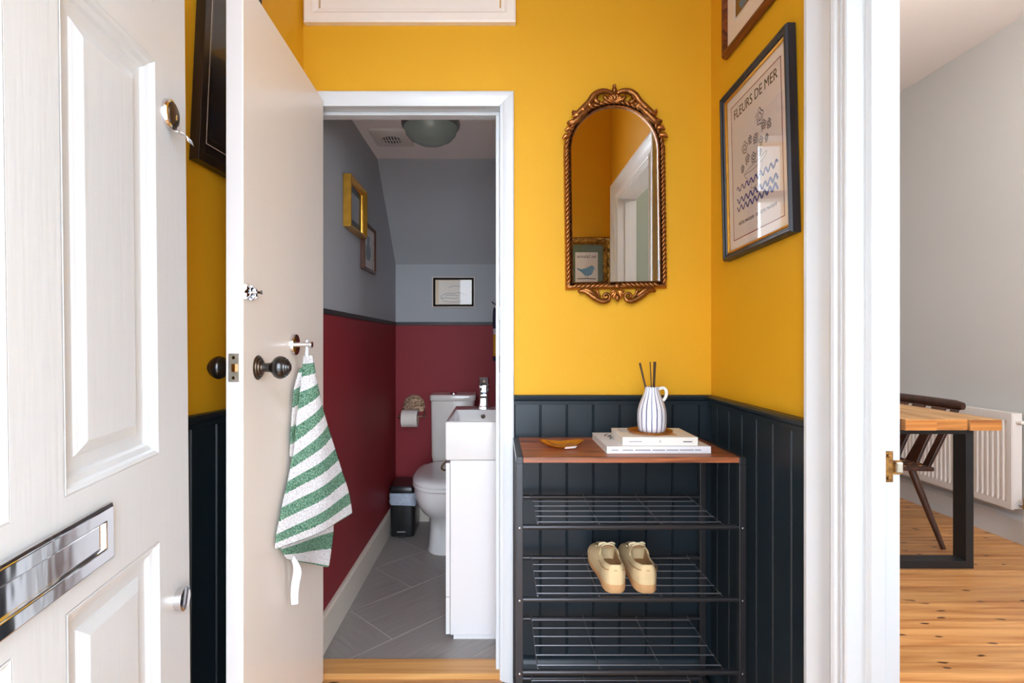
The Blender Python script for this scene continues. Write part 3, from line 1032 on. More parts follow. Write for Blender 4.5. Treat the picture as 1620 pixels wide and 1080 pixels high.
# letterbox
lx0, lx1, lz0, lz1 = W - 0.532, W - 0.254, 0.849, 0.929
lb = MB().frame(lx1 - lx0, lz1 - lz0, [(0, 0), (0, -0.006), (0.004, -0.0095), (0.021, -0.0095), (0.0225, -0.008), (0.0225, -0.001)], (lx0 + lx1) / 2, (lz0 + lz1) / 2).build('letterbox', M['chrome_worn'], d1, bevel=0.0012, local=True)
MB().box(lx0 + 0.022, lx1 - 0.022, -0.0045, -0.0012, lz0 + 0.022, lz1 - 0.022).build('flap', M['chrome_worn'], lb, bevel=0.0006, local=True)
for o_ in (lb,):
    o_.data.transform(Matrix.Translation(((lx0 + lx1) / 2, 0, 0)) @ Matrix.Rotation(R(1.2), 4, 'Z') @ Matrix.Translation((-(lx0 + lx1) / 2, 0, 0)))
    for c_ in o_.children:
        c_.data.transform(Matrix.Translation(((lx0 + lx1) / 2, 0, 0)) @ Matrix.Rotation(R(1.2), 4, 'Z') @ Matrix.Translation((-(lx0 + lx1) / 2, 0, 0)))
# rim cylinder with pull
cx, cz = W - 0.068, 1.5397
cy = MB().lathe([(0.0262, 0.0), (0.0262, -0.004), (0.0245, -0.0075), (0.0215, -0.0085), (0.0205, -0.006), (0.0001, -0.006)], (cx, 0, cz), 'y', 40).build('cylinder_lock', M['chrome'], d1, smooth=35, local=True)
MB().lathe([(0.0203, -0.0055), (0.0195, -0.010), (0.014, -0.0125), (0.0001, -0.013)], (cx, 0, cz), 'y', 32).build('lock_barrel', M['dark_bronze'], cy, smooth=35, local=True)
MB().box(cx - 0.0012, cx + 0.0012, -0.0142, -0.012, cz - 0.009, cz - 0.001).build('keyway', M['brass'], cy, local=True)
pl = [(cx + 0.001, -0.004, cz - 0.022), (cx + 0.001, -0.012, cz - 0.029), (cx + 0.001, -0.024, cz - 0.031), (cx + 0.002, -0.031, cz - 0.036), (cx + 0.003, -0.034, cz - 0.046)]
sec = []
for i, p in enumerate(smooth_path(pl, 14)):
    hw = 0.010 - 0.003 * math.sin(i / 13 * PI)
    sec.append([(p.x - hw, p.y + 0.0015, p.z + 0.001), (p.x + hw, p.y + 0.0015, p.z + 0.001), (p.x + hw, p.y - 0.0015, p.z - 0.002), (p.x - hw, p.y - 0.0015, p.z - 0.002)])
MB().loft(sec).build('finger_pull', M['chrome'], cy, bevel=0.0008, smooth=50, local=True)
# small round chrome knob low on the door
kx, kz = W - 0.049, 0.689
MB().lathe([(0.0195, 0.0), (0.0195, -0.008), (0.0205, -0.009), (0.0205, -0.0125), (0.018, -0.014), (0.0001, -0.0138)], (kx, 0, kz), 'y', 36).build('escutcheon', M['chrome'], d1, smooth=35, local=True)
d1.location = (-0.4719, 0.239, 0.0)
d1.rotation_euler = (0, R(-1.1), math.atan2(0.9907, -0.1362))

# --- flush toilet door standing open into the hall
d2 = struct('door_2')
DL = 0.625
MB().box(0, DL, -0.038, 0, 0.012, 1.98).build('door_leaf', M['cream_door'], d2, bevel=0.0015, local=True)
MB().box(DL - 0.0005, DL + 0.0016, -0.0365, -0.0015, 0.013, 1.979).build('edge_lipping', M['white_edge'], d2, bevel=0.0008, local=True)
uk, zk = 0.545, 1.101
for s in (1, -1):
    y0 = 0.0 if s > 0 else -0.038
    ro = MB().lathe([(0.029, 0), (0.029, s * 0.002), (0.026, s * 0.0035), (0.025, s * 0.006), (0.020, s * 0.007), (0.019, s * 0.010), (0.013, s * 0.011), (0.012, s * 0.014), (0.0001, s * 0.014)], (uk, y0, zk), 'y', 36).build('knob_rose', M['dark_bronze'], d2, smooth=30, local=True)
    kb = [(0.0115, s * 0.012), (0.0105, s * 0.020), (0.0115, s * 0.030), (0.016, s * 0.036), (0.024, s * 0.042), (0.0275, s * 0.050), (0.0275, s * 0.056), (0.0245, s * 0.063)]
    for rr, hh in ((0.0235, 0.0645), (0.0215, 0.0655), (0.0205, 0.0685), (0.0165, 0.0695), (0.0155, 0.0725), (0.0115, 0.0735), (0.0105, 0.076), (0.006, 0.0775), (0.0001, 0.078)):
        kb.append((rr, s * hh))
    MB().lathe(kb, (uk, y0, zk), 'y', 36).build('door_knob', M['ebony'], d2, smooth=30, local=True)
lp = MB().box(DL + 0.0012, DL + 0.003, -0.0315, -0.0075, 1.073, 1.136).build('latch_plate', M['latch_plate'], d2, bevel=0.0006, local=True)
for zz in (1.082, 1.127):
    MB().lathe([(0.0042, DL + 0.0028), (0.0036, DL + 0.0044), (0.0001, DL + 0.0046)], (0, -0.0195, zz), 'x', 14).build('screw', M['chrome'], lp, smooth=40, local=True)
MB().prism([(DL + 0.002, -0.026), (DL + 0.012, -0.013), (DL + 0.002, -0.013)], 'z', 1.096, 1.113).build('latch_tongue', M['brass'], lp, local=True)
# bolt
ub = 0.598
bo = MB().box(ub - 0.026, ub + 0.026, 0.0, 0.002, 1.258, 1.292).build('bolt', M['chrome'], d2, bevel=0.0006, local=True)
MB().tube([(ub - 0.024, 0.008, 1.275), (ub + 0.028, 0.008, 1.275)], 0.0045, 12).build('bolt_bar', M['chrome'], bo, smooth=40, local=True)
for u_ in (ub - 0.014, ub + 0.014):
    MB().prism([(1.258, 0.0015), (1.292, 0.0015), (1.292, 0.004), (1.283, 0.013), (1.267, 0.013), (1.258, 0.004)], 'x', u_ - 0.006, u_ + 0.006).move(Matrix(((1, 0, 0, 0), (0, 0, 1, 0), (0, 1, 0, 0), (0, 0, 0, 1)))).build('bolt_guide', M['chrome'], bo, bevel=0.001, local=True)
MB().lathe([(0.0035, 0.008), (0.0035, 0.02), (0.005, 0.022), (0.005, 0.030), (0.0001, 0.031)], (ub, 0, 1.275), 'y', 16).build('bolt_knob', M['chrome'], bo, smooth=35, local=True)
# towel hook
uh, zh = 0.300, 1.154
hk = MB().lathe([(0.0305, 0), (0.0305, 0.008), (0.029, 0.0105), (0.0001, 0.0108)], (uh, 0, zh), 'y', 40).build('towel_hook', M['chrome'], d2, smooth=35, local=True)
MB().lathe([(0.0075, 0.010), (0.0075, 0.046), (0.0095, 0.047), (0.0095, 0.053), (0.008, 0.0545), (0.0001, 0.0545)], (uh, 0, zh), 'y', 24).build('hook_pin', M['chrome'], hk, smooth=35, local=True)
d2.location = (-0.5915, 1.825, 0)
d2.rotation_euler = (0, 0, math.atan2(-0.6246, 0.0234))

# ================================================================== TOWEL
tw = thing('hand_towel', 'green and white striped hand towel hanging from the chrome hook of the open door', 'towel', (-0.548, 1.53, 1.13))
TL = [(-0.5526, 1.53, 1.1252), (-0.558, 1.525, 1.0571), (-0.5649, 1.505, 0.9552), (-0.5685, 1.487, 0.8615), (-0.567, 1.452, 0.7955), (-0.5645, 1.405, 0.7350), (-0.5635, 1.368, 0.6715), (-0.5630, 1.360, 0.6350)]
TR = [(-0.5291, 1.535, 1.1251), (-0.5235, 1.545, 1.0703), (-0.5139, 1.56, 1.0015), (-0.5037, 1.58, 0.9362), (-0.4872, 1.605, 0.8552), (-0.4717, 1.63, 0.7776), (-0.4552, 1.65, 0.701), (-0.4482, 1.66, 0.6318)]


def cloth(name, left, right, nt_, ns, wave, parent, uv0=0.0, uv1=1.0, m=None, th=0.005):
    vs, uvs = [], []
    for i in range(nt_):
        t = i / (nt_ - 1)
        a, b = sample(left, t), sample(right, t)
        for j in range(ns):
            s = j / (ns - 1)
            p = a.lerp(b, s)
            n = Vector((0.82, -0.57, 0.05))
            p = p + n * wave(s, t)
            vs.append(tuple(p))
            uvs.append((s, lerp(uv0, uv1, t)))
    fs = [(i * ns + j, i * ns + j + 1, (i + 1) * ns + j + 1, (i + 1) * ns + j) for i in range(nt_ - 1) for j in range(ns - 1)]
    me = bpy.data.meshes.new(name)
    me.from_pydata(vs, [], fs)
    ul = me.uv_layers.new(name='UVMap')
    for lp_ in me.loops:
        ul.data[lp_.index].uv = uvs[lp_.vertex_index]
    for p in me.polygons:
        p.use_smooth = True
    me.materials.append(m or M['towel'])
    o = bpy.data.objects.new(name, me)
    COL.objects.link(o)
    md = o.modifiers.new('thickness', 'SOLIDIFY')
    md.thickness = th
    md.offset = 0
    md2 = o.modifiers.new('smooth', 'SUBSURF')
    md2.levels = 1
    md2.render_levels = 1
    o.parent = parent
    o.matrix_parent_inverse = parent.matrix_basis.inverted()
    return o


cloth('front_fold', TL, TR, 40, 14, lambda s, t: math.sin(s * PI) * (0.010 + 0.012 * t) + 0.004 * math.sin(s * 9 + t * 4) * t, tw)
SL = [(-0.5652, 1.535, 1.0872), (-0.5675, 1.498, 1.0351), (-0.5675, 1.4827, 0.9689), (-0.5675, 1.4726, 0.8992), (-0.5675, 1.4675, 0.8475)]
SR = [(-0.5575, 1.536, 1.09), (-0.5585, 1.522, 1.045), (-0.5625, 1.514, 0.975), (-0.5660, 1.502, 0.905), (-0.566, 1.488, 0.845)]
cloth('side_fold', SL, SR, 16, 5, lambda s, t: 0.003 * math.sin(s * PI), tw, 0.10, 0.46, th=0.004)
BL = [(-0.5630, 1.385, 0.66), (-0.5620, 1.40, 0.618), (-0.5560, 1.425, 0.585)]
BR = [(-0.5099, 1.68, 0.6373), (-0.512, 1.682, 0.56), (-0.5195, 1.655, 0.466)]
cloth('back_fold', BL, BR, 14, 12, lambda s, t: -0.004 + 0.008 * math.sin(s * 7.0) * t, tw, 0.74, 1.0)
cloth('hanging_tape', [(-0.5600, 1.44, 0.590), (-0.5546, 1.450, 0.5519), (-0.5560, 1.452, 0.50), (-0.558, 1.455, 0.4475)], [(-0.550, 1.450, 0.587), (-0.5350, 1.460, 0.5434), (-0.5350, 1.460, 0.50), (-0.538, 1.458, 0.4495)], 14, 4, lambda s, t: 0.006 * math.sin(t * 6), tw, m=M['tape'], th=0.0015)
cloth('hanging_loop', [(-0.5535, 1.533, 1.118), (-0.5460, 1.532, 1.147), (-0.5445, 1.531, 1.1655), (-0.5445, 1.525, 1.1655), (-0.5445, 1.522, 1.147), (-0.5445, 1.522, 1.118)],
      [(-0.5375, 1.533, 1.118), (-0.5375, 1.532, 1.147), (-0.5375, 1.531, 1.1655), (-0.5375, 1.525, 1.1655), (-0.5375, 1.522, 1.147), (-0.5345, 1.522, 1.118)], 18, 3, lambda s, t: 0.0, tw, m=M['tape'], th=0.001)

# ================================================================== PICTURES AND MIRROR


def picture(name, label, w, h, depth, prof, loc, rotz, m_frame, m_mount, roll=0.0, lean=0.0, mould=0.02, glass_y=None, cat='picture', frame_name='frame', sight=0.0, glass=True):
    """local frame: x right as seen, z up, wall at y=0, viewer at -y"""
    t = thing(name, label, cat)
    MB().frame(w, h, prof).build(frame_name, m_frame, t, bevel=0.0008, seg=1, smooth=30, local=True)
    gy = glass_y if glass_y is not None else -depth * 0.5
    iw, ih = w - 2 * mould, h - 2 * mould
    MB().box(-iw / 2, iw / 2, gy + 0.002, gy + 0.006, -ih / 2, ih / 2).build('mount', m_mount, t, local=True)
    if glass:
        MB().box(-iw / 2, iw / 2, gy - 0.003, gy - 0.001, -ih / 2, ih / 2).build('glazing', M['glass'], t, local=True)
    t.location = loc
    t.rotation_euler = (lean, roll, rotz)
    return t, gy + 0.002


# --- poster on the right wall
pw, ph = 0.395, 0.518
prof = [(0, 0), (0, -0.020), (0.004, -0.026), (0.010, -0.026), (0.012, -0.022), (0.017, -0.021), (0.019, -0.016), (0.022, -0.013), (0.022, 0)]
po, py_ = picture('framed_poster', 'large dark blue framed poster reading FLEURS DE MER on the yellow wall', pw, ph, 0.026, prof, (XR - 0.003, 1.505, 1.68), R(-90), M['navy_frame'], M['paper'], roll=R(-2.0), lean=R(0.4), mould=0.020, glass_y=-0.012, cat='poster')
MB().frame(pw - 0.04, ph - 0.04, [(0, -0.004), (0, -0.017), (0.003, -0.0185), (0.0055, -0.0165), (0.0055, -0.004)]).build('gilt_slip', M['gold_frame'], po, local=True)
pr = MB().box(-0.145, 0.145, py_ - 0.0004, py_, -0.2025, 0.2025).build('print', M['paper_in'], po, local=True)
yy = py_ - 0.0007
MB().frame(0.292, 0.412, [(0, yy), (0, yy - 0.0003), (0.0026, yy - 0.0003), (0.0026, yy)]).build('print_border', M['ink_red'], pr, local=True)
lettering('poster_title', 'FLEURS DE MER', 0.041, M['ink'], pr, (0.0, yy, 0.172), sx=0.90)
lettering('poster_caption', 'HÔTEL MAGIQUE - UN HÔTEL MAGIQUE', 0.0125, M['ink'], pr, (0.0, yy, -0.163), sx=0.95)
for zc, ph_, wd in ((-0.058, 0.0, 0.0075), (-0.094, 1.2, 0.009), (-0.117, 2.0, 0.009)):
    pts = [(-0.118 + 0.236 * i / 90, zc + 0.0078 * math.sin(i / 90 * 2 * PI * 8.5 + ph_)) for i in range(91)]
    ribbon(MB(), pts, [wd * (0.55 + 0.45 * i / 90) for i in range(91)], yy).build('printed_wave', M['ink_blue'], pr, local=True)


def flower(cx_, cz_, r, turns=2.2, wob=5):
    pts = []
    n = int(26 * turns)
    for i in range(n):
        a = 2 * PI * turns * i / n + cx_ * 60
        rr = r * (0.12 + 0.88 * i / n) * (1 + 0.16 * math.sin(a * wob))
        pts.append((cx_ + rr * math.cos(a) * 0.85, cz_ + rr * math.sin(a)))
    return pts


for cx_, cz_, r in ((0.030, 0.098, 0.027), (-0.060, 0.048, 0.022), (-0.028, 0.062, 0.014), (0.002, 0.052, 0.017), (0.052, 0.068, 0.016), (0.080, 0.062, 0.015), (0.034, 0.03, 0.015), (-0.045, 0.012, 0.016), (-0.010, 0.004, 0.018), (-0.078, -0.008, 0.013), (0.066, 0.028, 0.012), (0.026, 0.002, 0.012)):
    ribbon(MB(), flower(cx_, cz_, r), 0.0027, yy).build('drawn_flower', M['ink'], pr, local=True)
vase = [(-0.07, -0.028), (-0.03, -0.018), (0.02, -0.014), (0.06, -0.006), (0.058, -0.016), (0.03, -0.024), (-0.02, -0.03), (-0.066, -0.03), (-0.05, -0.046), (-0.046, -0.056), (-0.038, -0.056), (-0.024, -0.066), (-0.03, -0.078), (-0.006, -0.082), (0.022, -0.074), (0.03, -0.062), (0.02, -0.054), (0.03, -0.046), (0.044, -0.026)]
ribbon(MB(), [(p.x, p.z) for p in smooth_path([(a, 0, b) for a, b in vase], 80)], 0.0016, yy).build('drawn_vase', M['ink'], pr, local=True)

# --- picture above the poster
prof = [(0, 0), (0, -0.012), (0.005, -0.021), (0.012, -0.022), (0.017, -0.016), (0.019, -0.013), (0.022, -0.012), (0.022, 0)]
up, uy = picture('framed_print', 'mahogany framed print with wide cream mount, highest on the yellow wall', 0.40, 0.52, 0.022, prof, (XR - 0.002, 1.515, 2.062 + 0.26), R(-90), M['mahogany'], M['mat_cream'], mould=0.020, glass_y=-0.010)
MB().frame(0.40 - 2 * 0.075, 0.52 - 2 * 0.082, [(-0.004, uy), (-0.004, uy - 0.0016), (0.003, uy - 0.0004), (0.003, uy)]).build('mount_window', M['book_white'], up, local=True)
pr = MB().box(-0.123, 0.123, uy - 0.0003, uy, -0.176, 0.176).build('print', M['umber_ink'], up, local=True)
ribbon(MB(), [(-0.09, -0.16), (-0.04, -0.12), (0.0, -0.14), (0.05, -0.08), (0.09, -0.10)], [0.03, 0.09, 0.12, 0.13, 0.06], uy - 0.0006).build('painted_shape', M['sea_ink'], pr, local=True)

# --- black box frame on the left wall, half hidden by the open door
bt = thing('framed_picture', 'black deep box frame hanging crooked on the left wall between the doors', 'picture')
fw_, fh_ = 0.22, 0.72
MB().frame(fw_, fh_, [(0, 0), (0, -0.028), (0.024, -0.026), (0.024, 0)]).build('frame', M['black_frame'], bt, bevel=0.0008, seg=1, local=True)
MB().box(-fw_ / 2 + 0.024, fw_ / 2 - 0.024, -0.006, -0.002, -fh_ / 2 + 0.024, fh_ / 2 - 0.024).build('mount', M['plastic_black'], bt, local=True)
MB().box(-0.05, 0.05, -0.0066, -0.006, -0.28, 0.26).build('print', M['navy_frame'], bt, local=True)
MB().frame(0.125, 0.60, [(0, -0.006), (0, -0.0068), (0.002, -0.0068), (0.002, -0.006)]).build('mount_line', M['mat_cream'], bt, local=True)
MB().box(-fw_ / 2 + 0.024, fw_ / 2 - 0.024, -0.014, -0.012, -fh_ / 2 + 0.024, fh_ / 2 - 0.024).build('glazing', M['glass'], bt, local=True)
# near bottom corner sits at (-0.766, 1.328, 1.613); x local runs from near to far along the wall
ex = Vector((0.1838, 0.983, 0))
roll_b = R(3.5)
ex_r = ex * math.cos(roll_b) + Vector((0, 0, -math.sin(roll_b)))
ez_r = Vector((0, 0, 1)) * math.cos(roll_b) + ex * math.sin(roll_b)
cn = Vector((-0.7656, 1.328, 1.613)) + ex_r * (fw_ / 2) + ez_r * (fh_ / 2) + Vector((0.983, -0.1838, 0)) * 0.003
bt.location = cn
bt.rotation_euler = (0, roll_b, math.atan2(0.983, 0.1838))

# --- gilt frame with a bird print on the inside of the front wall (seen only in the mirror)
prof = [(0, 0), (0, -0.02), (0.008, -0.030), (0.022, -0.026), (0.034, -0.030), (0.042, -0.018), (0.047, -0.014), (0.047, 0)]
bf, by = picture('framed_bird_print', 'carved gilt frame around a blue bird print, seen in the mirror', 0.305, 0.44, 0.03, prof, (0.573, YF + 0.002, 1.826 - 0.22), R(180), M['old_gold'], M['green_mount'], mould=0.045, glass_y=-0.010)
for i, (a, b, ln) in enumerate(((-0.128, 0.0, 0.36), (0.128, 0.0, 0.36))):
    for j in range(9):
        MB().ball((a, -0.028, -0.18 + 0.045 * j), 0.011, 10, 6, (1, 0.6, 1.5)).build('frame_boss', M['old_gold'], bf, smooth=60, local=True)
for b in (-0.197, 0.197):
    for j in range(6):
        MB().ball((-0.10 + 0.04 * j, -0.028, b), 0.011, 10, 6, (1.5, 0.6, 1)).build('frame_boss', M['old_gold'], bf, smooth=60, local=True)
pr = MB().box(-0.072, 0.072, by - 0.0004, by, -0.115, 0.125).build('print', M['bird_paper'], bf, local=True)
yy = by - 0.0008
lettering('print_title', 'les lalanne', 0.030, M['ink'], pr, (0.0, yy, 0.098))
bird = [(-0.056, 0.018), (-0.050, 0.022), (-0.044, 0.036), (-0.030, 0.040), (-0.012, 0.030), (0.010, 0.022), (0.034, 0.016), (0.062, 0.026), (0.062, 0.018), (0.044, 0.006), (0.030, -0.004), (0.012, -0.022), (-0.012, -0.026), (-0.034, -0.016), (-0.042, 0.004), (-0.044, 0.016)]
MB().prism(bird, 'y', yy, yy - 0.0004).build('printed_bird', M['bird_blue'], pr, local=True)
ribbon(MB(), [(-0.06, -0.045), (0.0, -0.042), (0.06, -0.044)], 0.005, yy).build('printed_twig', M['ink'], pr, local=True)
for px_ in (-0.006, 0.008):
    ribbon(MB(), [(px_, -0.024), (px_ - 0.002, -0.042)], 0.002, yy).build('printed_leg', M['ink'], pr, local=True)
for k in range(3):
    MB().box(-0.058, 0.058, yy - 0.0003, yy, -0.076 - 0.011 * k, -0.073 - 0.011 * k).build('printed_text_line', M['ink_soft'], pr, local=True)

# --- pictures in the toilet
prof = [(0, 0), (0, -0.034), (0.006, -0.036), (0.012, -0.028), (0.018, -0.022), (0.022, -0.010), (0.022, 0)]
gp_, gy_ = picture('gilt_framed_picture', 'small gilt frame with dark glass on the grey wall above the burgundy', 0.285, 0.225, 0.036, prof, (XT0 + 0.002, 2.435, 1.768), R(90), M['gold_frame'], M['navy_frame'], mould=0.020, glass_y=-0.012)
MB().box(-0.09, 0.09, gy_ - 0.0004, gy_, -0.06, 0.06).build('print', M['greyblue'], gp_, local=True)
prof = [(0, 0), (0, -0.020), (0.008, -0.022), (0.013, -0.016), (0.015, -0.010), (0.015, 0)]
gp2, gy2 = picture('small_framed_print', 'small brown framed print of a blue vase, lower right of the gilt frame', 0.245, 0.232, 0.022, prof, (XT0 + 0.002, 2.705, 1.632), R(90), M['dark_wood'], M['mat_cream'], mould=0.013, glass_y=-0.010)
pr = MB().box(-0.085, 0.085, gy2 - 0.0004, gy2, -0.09, 0.09).build('print', M['bird_paper'], gp2, local=True)
va = [(-0.03, -0.062), (0.03, -0.062), (0.052, -0.03), (0.045, 0.005), (0.022, 0.02), (0.03, 0.06), (-0.03, 0.06), (-0.022, 0.02), (-0.045, 0.005), (-0.052, -0.03)]
MB().prism(va, 'y', gy2 - 0.0005, gy2 - 0.001).build('printed_vase', M['aqua_ink'], pr, local=True)
prof = [(0, 0), (0, -0.014), (0.005, -0.016), (0.0055, -0.0185), (0.015, -0.019), (0.018, -0.012), (0.018, 0)]
gp3, gy3 = picture('framed_drawing', 'black framed pencil drawing on aged paper above the toilet', 0.272, 0.196, 0.018, prof, (-0.2845, YT - 0.002, 1.482), 0.0, M['matt_black'], M['drawing_paper'], mould=0.016, glass_y=-0.010)
MB().frame(0.274, 0.198, [(0, 0), (0, -0.015), (0.006, -0.017), (0.006, 0)]).build('silver_edge', M['mat_cream'], gp3, local=True)
pr = MB().box(-0.095, 0.115, gy3 - 0.0003, gy3, -0.075, 0.075).build('print', M['mat_cream'], gp3, local=True)
for pts in ([(-0.07, -0.05), (-0.082, -0.03), (-0.06, -0.012), (-0.03, -0.006), (0.0, -0.008), (0.04, -0.004), (0.085, -0.02)], [(-0.08, -0.04), (-0.04, -0.036), (0.0, -0.04), (0.03, -0.034)], [(-0.03, 0.03), (0.0, 0.04), (0.05, 0.036)], [(-0.07, -0.058), (0.0, -0.064), (0.06, -0.058)], [(-0.055, -0.022), (-0.02, -0.018), (0.03, -0.022)]):
    ribbon(MB(), [(p.x, p.z) for p in smooth_path([(a, 0, b) for a, b in pts], 24)], 0.0028, gy3 - 0.0006).build('drawn_line', M['ink_soft'], pr, local=True)

# --- arched mirror in its carved gilt frame
mi = thing('wall_mirror', 'arched mirror in a carved antique gold frame on the yellow back wall', 'mirror')
gw, z0m, zsp = 0.1485, -0.232, 0.2165       # half width of the glass, bottom edge, springing (local to the mirror's centre)


def arch(hw, zb, n=28):
    pts = [(-hw, zb), ]
    for i in range(n + 1):
        a = PI - PI * i / n
        pts.append((hw * math.cos(a), zsp + hw * math.sin(a)))
    pts.append((hw, zb))
    return pts


gpts = arch(gw, z0m)
MB().prism(gpts, 'y', -0.012, -0.008).build('mirror_glass', M['mirror'], mi, local=True)
prof_r = [(0.0, -0.004), (0.0, -0.018), (0.004, -0.021), (0.007, -0.017), (0.012, -0.024), (0.019, -0.024), (0.024, -0.016), (0.025, 0.0), (0.0, 0.0)]
secs = []
path = arch(gw - 0.001, z0m + 0.001)
path_n = []
for i, p in enumerate(path):
    if i == 0:
        nrm = (-1, -1)
    elif i == len(path) - 1:
        nrm = (1, -1)
    else:
        a = PI - PI * (i - 1) / 28
        nrm = (math.cos(a), math.sin(a))
    secs.append([(p[0] + nrm[0] * o_, y_, p[1] + nrm[1] * o_) for o_, y_ in prof_r])
secs.append(secs[0])
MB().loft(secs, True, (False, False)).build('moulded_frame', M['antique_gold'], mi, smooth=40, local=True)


def carve(name, path3, radii, seg=8, flat=1.0):
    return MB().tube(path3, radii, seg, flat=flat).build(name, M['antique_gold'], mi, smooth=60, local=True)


# rope-like slanted leaves all round the frame
lf = MB().ball((0, 0, 0), 0.0092, 10, 8, (0.58, 0.62, 1.7))
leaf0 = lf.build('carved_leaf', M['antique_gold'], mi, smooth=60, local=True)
lmesh = leaf0.data
first = True
spots = []
hw_r = gw + 0.0145
for sgn in (-1, 1):
    zz = z0m + 0.004
    while zz < zsp:
        spots.append((sgn * hw_r, zz, R(28) * (1 if sgn < 0 else 1)))
        zz += 0.0155
arc_n = 29
for i in range(arc_n + 1):
    a = PI - PI * i / arc_n
    spots.append((hw_r * math.cos(a), zsp + hw_r * math.sin(a), -(a - 0.0) + PI + R(28)))
xx = -gw + 0.006
while xx < gw - 0.004:
    if abs(xx) > 0.022:
        spots.append((xx, z0m - 0.0125, R(90 - 28) if xx < 0 else R(90 + 28)))
    xx += 0.0155
for sx_, sz_, an in spots:
    if first:
        o = leaf0
        first = False
    else:
        o = leaf0.copy()
        COL.objects.link(o)
        o.parent = mi
    o.location = (sx_, -0.022, sz_)
    o.rotation_euler = (0, an, 0)
# crest: fan, finial, volutes and long leaves over the arch
zt = zsp + gw
for k in range(-4, 5):
    a = R(k * 17)
    carve('fan_rib', [(math.sin(a) * 0.006, -0.024, zt + 0.010 + math.cos(a) * 0.004), (math.sin(a) * 0.022, -0.030, zt + 0.010 + math.cos(a) * 0.022), (math.sin(a) * 0.032, -0.024, zt + 0.010 + math.cos(a) * 0.030)], [0.004, 0.0068, 0.0042])
MB().ball((0, -0.028, zt + 0.052), 0.010, 12, 8, (0.9, 0.8, 1.1)).build('finial', M['antique_gold'], mi, smooth=60, local=True)
MB().ball((0, -0.026, zt + 0.066), 0.0065, 10, 8).build('finial', M['antique_gold'], mi, smooth=60, local=True)
MB().ball((0, -0.030, zt + 0.028), 0.011, 12, 8, (0.8, 0.7, 1.3)).build('shell_boss', M['antique_gold'], mi, smooth=60, local=True)
for s in (-1, 1):
    carve('crest_scroll', smooth_path([(s * 0.010, -0.026, zt + 0.042), (s * 0.028, -0.028, zt + 0.048), (s * 0.050, -0.028, zt + 0.046), (s * 0.070, -0.028, zt + 0.034), (s * 0.084, -0.026, zt + 0.014), (s * 0.102, -0.026, zt - 0.004), (s * 0.128, -0.024, zt - 0.026), (s * 0.138, -0.024, zt - 0.024), (s * 0.136, -0.026, zt - 0.016)], 30), [0.0070 + 0.0045 * math.sin(i / 29 * PI) for i in range(30)])
    carve('crest_leaf', smooth_path([(s * 0.062, -0.026, zt + 0.036), (s * 0.066, -0.030, zt + 0.018), (s * 0.056, -0.030, zt + 0.010), (s * 0.050, -0.026, zt + 0.016)], 14), [0.0085 * (1 - 0.5 * i / 13) for i in range(14)])
    carve('crest_leaf', smooth_path([(s * 0.070, -0.024, zt + 0.008), (s * 0.100, -0.027, zt - 0.020), (s * 0.128, -0.026, zt - 0.046), (s * 0.148, -0.024, zt - 0.058), (s * 0.160, -0.024, zt - 0.052)], 18), [0.005 + 0.007 * math.sin(i / 17 * PI) for i in range(18)])
    carve('crest_leaf', smooth_path([(s * 0.018, -0.026, zt + 0.014), (s * 0.032, -0.030, zt + 0.024), (s * 0.036, -0.028, zt + 0.036)], 10), [0.005, 0.006, 0.0065, 0.0065, 0.006, 0.006, 0.0055, 0.005, 0.004, 0.003])
    for k in range(6):
        a = R(62 - k * 9) if s > 0 else R(118 + k * 9)
        carve('crest_leaf', [((gw + 0.014) * math.cos(a), -0.025, zsp + (gw + 0.014) * math.sin(a)), ((gw + 0.026) * math.cos(a - s * 0.03), -0.029, zsp + (gw + 0.026) * math.sin(a - s * 0.03)), ((gw + 0.033) * math.cos(a - s * 0.09), -0.025, zsp + (gw + 0.033) * math.sin(a - s * 0.09))], [0.007, 0.0085, 0.004])
    # apron below: long leaf running into a volute
    ap_ = [(s * 0.130, -0.022, z0m - 0.036), (s * 0.122, -0.024, z0m - 0.030), (s * 0.104, -0.026, z0m - 0.034), (s * 0.086, -0.026, z0m - 0.047), (s * 0.066, -0.026, z0m - 0.060), (s * 0.046, -0.027, z0m - 0.067), (s * 0.030, -0.028, z0m - 0.062), (s * 0.026, -0.029, z0m - 0.048), (s * 0.036, -0.030, z0m - 0.040), (s * 0.046, -0.030, z0m - 0.046), (s * 0.043, -0.031, z0m - 0.054), (s * 0.036, -0.032, z0m - 0.052)]
    carve('apron_scroll', smooth_path(ap_, 48), [0.0045 + 0.0055 * math.sin(min(1, i / 30) * PI) if i < 30 else 0.0052 for i in range(48)])
    carve('apron_leaf', smooth_path([(s * 0.126, -0.022, z0m - 0.028), (s * 0.104, -0.026, z0m - 0.027), (s * 0.082, -0.026, z0m - 0.038), (s * 0.066, -0.025, z0m - 0.050)], 14), [0.004 + 0.006 * math.sin(i / 13 * PI) for i in range(14)])
    carve('apron_leaf', smooth_path([(s * 0.070, -0.024, z0m - 0.024), (s * 0.066, -0.027, z0m - 0.036), (s * 0.056, -0.026, z0m - 0.052)], 10), [0.0035, 0.0045, 0.005, 0.005, 0.005, 0.0045, 0.004, 0.0035, 0.003, 0.002])
    for k in range(3):
        a = R(30 + 32 * k)
        carve('apron_petal', [(s * 0.004, -0.028, z0m - 0.034), (s * (0.004 + 0.012 * math.sin(a)), -0.032, z0m - 0.034 - 0.013 * math.cos(a)), (s * (0.004 + 0.020 * math.sin(a)), -0.027, z0m - 0.036 - 0.026 * math.cos(a))], [0.004, 0.0058, 0.003])
MB().ball((0, -0.031, z0m - 0.055), 0.0095, 12, 8, (0.9, 0.7, 1.3)).build('apron_boss', M['antique_gold'], mi, smooth=60, local=True)
